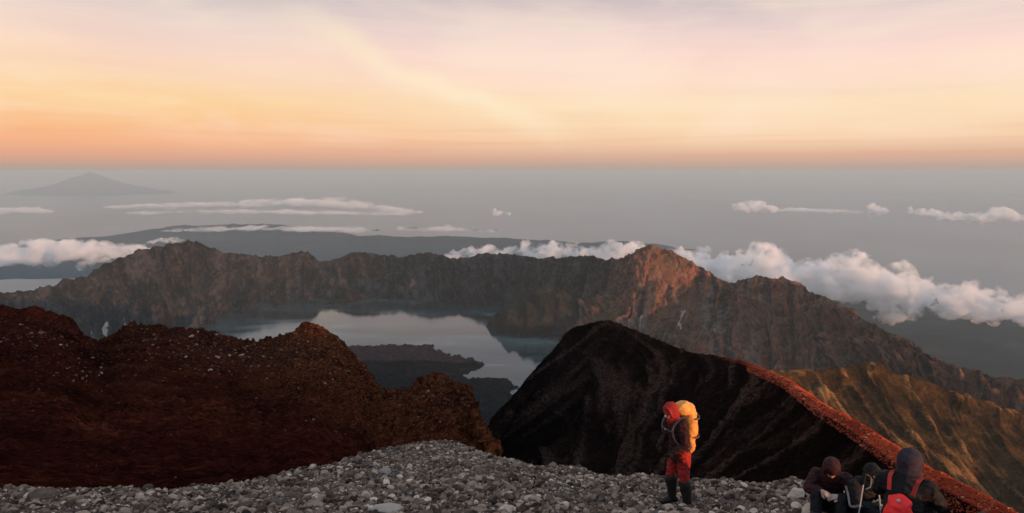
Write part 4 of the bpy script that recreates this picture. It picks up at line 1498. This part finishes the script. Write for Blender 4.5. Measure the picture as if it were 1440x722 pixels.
def person(loc, rz, label, J, jacket, trousers, headgear, glove, boots, group, seed=0, hood_grow=1.0, face_up=(0, 0, 1)):
    """J: joints in the person's own frame, facing -Y, +X is the person's left"""
    root = empty('person', loc, rz)
    tag(root, label, 'person', group)
    g = lambda n: [J[n + '_r'], J[n + '_l']]
    f = J['look']
    hd, eyes, P, rot = head(J['head'], f, face_up)
    body = list(hd)
    body += chain((J['pelvis'], 0.125), (J['waist'], 0.115), (J['chest'], 0.13), (J['neck'], 0.062), (tuple(Vector(J['head']) - Vector((0, 0, 0.06))), 0.056))
    jk = chain((J['pelvis'], 0.172), (J['waist'], 0.165), (J['chest'], 0.165), (J['neck'], 0.085))
    tr = [('c', J['hip_r'], 0.115, J['hip_l'], 0.115)]
    hands = {}
    for s, sd in (('_r', -1), ('_l', 1)):
        S_, E, W = J['shoulder' + s], J['elbow' + s], J['wrist' + s]
        H, K, A, T = J['hip' + s], J['knee' + s], J['ankle' + s], J['toe' + s]
        body += chain((J['chest'], 0.10), (S_, 0.062), (E, 0.043), (W, 0.029)) + chain((J['pelvis'], 0.11), (H, 0.088), (K, 0.058), (A, 0.042), (T, 0.035))
        dd = Vector(J['hand_dir' + s])
        hp = hand(W, dd, J.get('palm' + s, (-sd, 0, 0)), sd, J.get('curl', 0.55))
        body += hp
        jk += chain((J['chest'], 0.135), (S_, 0.090), (E, 0.070), (tuple(Vector(E).lerp(Vector(W), 0.92)), 0.052))
        tr += chain((H, 0.120), (tuple(Vector(H).lerp(Vector(K), 0.5)), 0.098), (K, 0.080), (tuple(Vector(K).lerp(Vector(A), 0.85)), 0.064))
        hands[s] = (W, dd, hp)
    b = blend('body', body, SKIN, root, 0.0065, 4)
    for e in eyes:
        V, F = ell_mesh(e, (0.0125, 0.0125, 0.0125), (0, 0, 0), 2)
        raw_mesh('eye', V, np.array(F), EYE, parent=root)
    # jacket hem
    jk += [('e', tuple(Vector(J['pelvis']) + Vector((0, 0, J.get('hem', -0.02)))), (0.20, 0.165, 0.13))]
    blend('jacket', jk, jacket, root, 0.011, 5, 0.024, 0.10, seed)
    blend('trousers', tr, trousers, root, 0.011, 5, 0.020, 0.09, seed + 3)
    for s in ('_r', '_l'):
        A, T, K = Vector(J['ankle' + s]), Vector(J['toe' + s]), Vector(J['knee' + s])
        heel = A + (A - T) * 0.35
        heel.z = T.z + 0.01
        top = A.lerp(K, J.get('gaiter', 0.42))
        blend('boot', chain((tuple(top), 0.068 + 0.036 * J.get('gaiter', 0.42)), (tuple(A), 0.064)) + chain((tuple(heel), 0.048), (tuple(A.lerp(T, 0.5) - Vector((0, 0, 0.01))), 0.055), (tuple(T), 0.047)) + chain((tuple(A), 0.06), (tuple(heel), 0.046)),
              boots, root, 0.010, 4, 0.010 if J.get('gaiter') else 0.0, 0.06, seed + 8)
        W, dd, hp = hands[s]
        grown = [(q[0], q[1], q[2] * 1.16, q[3], q[4] * 1.16) if q[0] == 'c' else (q[0], q[1], tuple(v * 1.1 for v in q[2])) for q in hp]
        blend('glove', grown, glove, root, 0.0055, 2)
    # hood: a soft shell round the back of the head, open in front of the face
    k = hood_grow
    hood = [('e', P(0, -0.030, 0.030), (0.098 * k, 0.108 * k, 0.112 * k), rot), ('e', P(0, -0.045, -0.06), (0.095 * k, 0.095 * k, 0.10 * k), rot),
            ('c', P(0, -0.03, -0.10), 0.10 * k, tuple(Vector(J['neck']) + Vector((0, 0.0, -0.03))), 0.115)]
    for i in range(9):
        a = -0.5 + (math.pi + 1.0) * i / 8
        b_ = -0.5 + (math.pi + 1.0) * (i + 1) / 8
        if i < 8:
            hood.append(('c', P(math.cos(a) * 0.082 * k, 0.040, math.sin(a) * 0.098 * k + 0.012), 0.016, P(math.cos(b_) * 0.082 * k, 0.040, math.sin(b_) * 0.098 * k + 0.012), 0.016))
    blend('hood', hood, headgear, root, 0.009, 3, 0.010, 0.09, seed + 5)
    return root, P


STAND = dict(pelvis=(0, 0.02, 0.96), waist=(0, 0.0, 1.12), chest=(0, -0.04, 1.33), neck=(0, -0.12, 1.50), head=(0, -0.19, 1.60), look=(0.05, -0.88, -0.42),
             shoulder_r=(-0.185, -0.07, 1.42), shoulder_l=(0.185, -0.07, 1.42), elbow_r=(-0.26, -0.03, 1.14), elbow_l=(0.25, -0.05, 1.14),
             wrist_r=(-0.17, -0.23, 1.02), wrist_l=(0.17, -0.22, 1.00), hand_dir_r=(0.35, -0.7, -0.4), hand_dir_l=(-0.3, -0.7, -0.5),
             hip_r=(-0.095, 0.02, 0.90), hip_l=(0.095, 0.02, 0.90), knee_r=(-0.125, -0.05, 0.50), knee_l=(0.125, 0.03, 0.50),
             ankle_r=(-0.14, 0.0, 0.10), ankle_l=(0.14, 0.10, 0.10), toe_r=(-0.155, -0.17, 0.045), toe_l=(0.155, -0.06, 0.045), hem=-0.10, gaiter=0.86)


def seat(h=0.12, lean=0.0, look=(0, -0.9, -0.35)):
    c = lean
    return dict(pelvis=(0, 0.05, h), waist=(0, 0.04 - c * 0.2, h + 0.20), chest=(0, -0.02 - c * 0.6, h + 0.42 - c * 0.1), neck=(0, -0.08 - c, h + 0.58 - c * 0.25),
                head=(0, -0.13 - c * 1.25, h + 0.69 - c * 0.35), look=look,
                shoulder_r=(-0.185, -0.04 - c * 0.7, h + 0.50 - c * 0.15), shoulder_l=(0.185, -0.04 - c * 0.7, h + 0.50 - c * 0.15),
                elbow_r=(-0.27, -0.22 - c * 0.5, h + 0.30), elbow_l=(0.27, -0.22 - c * 0.5, h + 0.30),
                wrist_r=(-0.10, -0.42, h + 0.36), wrist_l=(0.11, -0.41, h + 0.33), hand_dir_r=(0.75, -0.5, -0.1), hand_dir_l=(-0.75, -0.5, 0.0),
                palm_r=(0.2, 0.5, -0.8), palm_l=(-0.2, 0.5, -0.8),
                hip_r=(-0.10, 0.0, h - 0.01), hip_l=(0.10, 0.0, h - 0.01), knee_r=(-0.16, -0.40, h + 0.28), knee_l=(0.15, -0.42, h + 0.30),
                ankle_r=(-0.14, -0.62, 0.06), ankle_l=(0.14, -0.64, 0.05), toe_r=(-0.16, -0.80, 0.02), toe_l=(0.16, -0.82, 0.02), hem=0.02)


def backpack(loc, rz, label, prims, mat, straps, strap_mat, extra=None, group=None):
    root = empty('backpack', loc, rz)
    tag(root, label, 'backpack', group)
    blend('bag', prims, mat, root, 0.012, 6, 0.020, 0.22, 77)
    for pts, w in straps:
        strap('strap', pts, w, strap_mat, root)
    for nm, pr, m in (extra or []):
        blend(nm, pr, m, root, 0.010, 3)
    return root


def foot_at(u, v, *trees):
    h = seen(u, v, *trees)
    return h[0]


def people():
    # the walker in red on the gravel
    p = foot_at(952, 713, BV_GROUND)
    rz = R(-70)
    A, _ = person(p + Vector((0, 0, 0.0)), rz, 'person standing on the gravel in a red hood, dark red jacket and red trousers', STAND, MAROON, REDC, HOODRED, BLACK, BOOT,
                  None, 3, 1.06)
    A.scale = (1.1, 1.1, 1.1)
    # chest strap and harness of the big pack, then the pack itself
    yb = backpack(p, rz, 'tall yellow covered trekking backpack on the back of the person standing in red',
             [('e', (0, 0.18, 1.32), (0.15, 0.125, 0.38)), ('e', (0, 0.06, 1.62), (0.14, 0.16, 0.12)), ('e', (0, 0.17, 1.05), (0.14, 0.095, 0.20)), ('c', (0, 0.16, 1.0), 0.085, (0, 0.15, 0.86), 0.05)],
             YELLOW,
             [([((sx * 0.15, 0.06, 1.55), (0, 0.2, 1)), ((sx * 0.155, -0.06, 1.535), (0, -0.2, 1)), ((sx * 0.15, -0.17, 1.46), (0, -0.8, 0.6)), ((sx * 0.145, -0.225, 1.34), (0, -1, 0.1)),
                ((sx * 0.16, -0.19, 1.20), (sx * 0.4, -1, -0.1)), ((sx * 0.21, -0.04, 1.08), (sx, -0.3, 0)), ((sx * 0.17, 0.12, 1.04), (sx, 0.2, 0))], 0.038) for sx in (-1, 1)]
             + [([((-0.145, -0.232, 1.33), (0, -1, 0)), ((0, -0.250, 1.325), (0, -1, 0)), ((0.145, -0.232, 1.33), (0, -1, 0))], 0.022)]
             + [([(tuple((math.sin(q) * 0.166 * w_, 0.19 + math.cos(q) * 0.142 * w_, zz)), (math.sin(q), math.cos(q), 0)) for q in np.linspace(-1.7, 1.7, 13)], 0.024) for zz, w_ in ((1.48, 0.93), (1.18, 0.95))],
             HARNESS, [('buckle', [('e', (0, -0.26, 1.325), (0.022, 0.012, 0.018))], GLOVE)])
    yb.scale = (1.1, 1.1, 1.1)
    # seated walkers on the crest, bottom right
    def ground_under(x, y):
        return drop(x, y, BV_GROUND, BV_RIDGE)[0]
    grp = None
    seats = []

    def seated(u, v_top, Y, rz, label, lean, look, jac, hood, glove, seed, grow):
        """sits so that the top of the hood is where it belongs; a boulder carries the hips when the ground is lower"""
        T = at(u, v_top, Y)
        g = ground_under(T[0], T[1])
        h = max(0.12, T[2] - g.z - 0.69 + lean * 0.35 - 0.03 - 0.112 * grow)
        fz = 0.0
        if h > 0.5:                     # a rise in the ground under the whole figure
            fz = h - 0.42
        P0 = g + Vector((0, 0, fz))
        person(P0, rz, label, seat(h - fz, lean, look), jac, BLACK, hood, glove, BOOT, None, seed, grow)
        seats.append((g, h, P0))
        rk = rock_template(980 + seed, 3, 12)
        o = raw_mesh('boulder', rk[0] / np.abs(rk[0]).max(0), rk[1], bpy.data.materials['loose stone'])
        o.rotation_euler = (0, 0, rz)
        o.location = g + Vector((0, 0, (h - 0.10) * 0.42 - 0.02))
        o.scale = (0.42, 0.36, max(0.10, (h - 0.10) * 0.58))
        if fz:
            o.scale = (0.6, 0.95, max(0.10, fz + 0.04))
            o.location = g + Vector((0, 0, 0)) + Matrix.Rotation(rz, 3, 'Z') @ Vector((0, -0.35, 0))
        print('seat', label[:40], g, h, fz)
        return P0, h - fz, o
    P1, h1, o1 = seated(1172, 633, 8.8, R(-28), 'person sitting hunched in a maroon hooded jacket with pale gloves, leftmost seated walker',
                        0.14, (0.15, -0.8, -0.6), MAROON, MAROON, GLOVE, 11, 1.15)
    tag(o1, 'boulder under the seated person in the maroon hood', 'boulder')
    P2, h2, o2 = seated(1211, 644, 8.5, R(18), 'person sitting in black with grey sleeve stripes, between maroon hood and red pack',
                        0.06, (-0.3, -0.9, -0.2), BLACK, BLACK, GLOVE, 17, 1.08)
    tag(o2, 'boulder under the seated person in black', 'boulder')
    D = [o for o in bpy.data.objects if o.name.startswith('person') and o.get('label', '').startswith('person sitting in black')][0]
    for sx in (-1, 1):
        strap('sleeve_stripe', [((sx * 0.278, -0.05, h2 + 0.49), (sx, 0, 0.4)), ((sx * 0.315, -0.14, h2 + 0.40), (sx, 0, 0.4)), ((sx * 0.345, -0.22, h2 + 0.30), (sx, 0, 0.2)), ((sx * 0.285, -0.33, h2 + 0.36), (sx * 0.6, -0.6, 0.4))], 0.028, GREYC, D)
    bp = P2 + Matrix.Rotation(R(18), 3, 'Z') @ Vector((0.02, -0.66, 0))
    backpack(bp + Vector((0, 0, -0.02)), R(25), 'black daypack with grey straps standing at the feet of the seated walkers',
             [('e', (0, 0, 0.25), (0.17, 0.13, 0.27)), ('e', (0, -0.10, 0.18), (0.13, 0.07, 0.13)), ('e', (0, 0, 0.45), (0.13, 0.11, 0.10))], BLACK,
             [([((sx * 0.09, -0.03, 0.55), (0, 0, 1)), ((sx * 0.10, -0.12, 0.46), (0, -1, 0.5)), ((sx * 0.10, -0.185, 0.30), (0, -1, 0)), ((sx * 0.10, -0.185, 0.12), (0, -1, -0.2))], 0.03) for sx in (-1, 1)],
             GREYC, [('buckle', [('e', (0.10, -0.19, 0.34), (0.022, 0.010, 0.026))], GLOVE)])
    # the nearest one, in a dark hood, with the bright red pack
    P3, h, o3 = seated(1277, 636, 6.3, R(140), 'person in a dark plum hood sitting nearest the camera, seen from behind', 0.02, (0.1, -1, -0.05),
                       BLACK, PLUM, BLACK, 23, 1.22)
    tag(o3, 'low boulder that the person with the red pack sits on', 'boulder')
    backpack(P3, R(140), 'bright red daypack on the back of the person with the dark plum hood',
             [('e', (0, 0.28, h + 0.24), (0.14, 0.10, 0.25)), ('e', (0, 0.33, h + 0.14), (0.11, 0.08, 0.13)), ('e', (0, 0.25, h + 0.42), (0.11, 0.09, 0.08))], SCARLET,
             [([((sx * 0.10, 0.25, h + 0.52), (0, 0.3, 1)), ((sx * 0.12, 0.12, h + 0.615), (0, 0, 1)), ((sx * 0.125, -0.05, h + 0.60), (0, -0.3, 1)), ((sx * 0.125, -0.19, h + 0.46), (0, -1, 0.3)), ((sx * 0.14, -0.19, h + 0.28), (0, -1, 0))], 0.035) for sx in (-1, 1)],
             HOODRED, [('buckle', [('e', (0.0, 0.33, h + 0.47), (0.022, 0.018, 0.020))], GLOVE)])
    # walking poles
    for (u, v, Y, dx, dy, lab) in ((1206, 715, 8.0, 0.14, 0.10, 'grey trekking pole leaning beside the person in black, left one'), (1244, 716, 7.6, -0.10, 0.12, 'grey trekking pole with a curved strap, right of the person in black')):
        q = at(u, v, Y)
        gp = ground_under(q[0], q[1])
        root = empty('trekking_pole', gp, 0)
        tag(root, lab, 'trekking pole')
        t = Vector((dx, dy, 1.0))
        V, F = cone_mesh((0, 0, 0.0), 0.007, tuple(t * 0.62), 0.009, 10, 3)
        raw_mesh_poly('shaft', V, [tuple(dict.fromkeys(f)) for f in F], METAL, root, True)
        V, F = cone_mesh(tuple(t * 0.62), 0.016, tuple(t * 0.74), 0.018, 12, 4)
        raw_mesh_poly('grip', V, [tuple(dict.fromkeys(f)) for f in F], BLACK, root, True)
        V, F = ell_mesh(tuple(t * 0.06), (0.04, 0.04, 0.008), (0, 0, 0), 2)
        raw_mesh('basket', V, np.array(F), BLACK, parent=root)
        strap('wrist_strap', [(tuple(t * 0.74 + Vector((0.02, 0, 0))), (1, 0, 0.3)), (tuple(t * 0.70 + Vector((0.07, -0.02, 0))), (1, 0, 0)), (tuple(t * 0.60 + Vector((0.08, -0.02, 0))), (1, 0, -0.2)), (tuple(t * 0.55 + Vector((0.04, 0, 0))), (0, 0, -1))], 0.022, GREYC, root)


people()
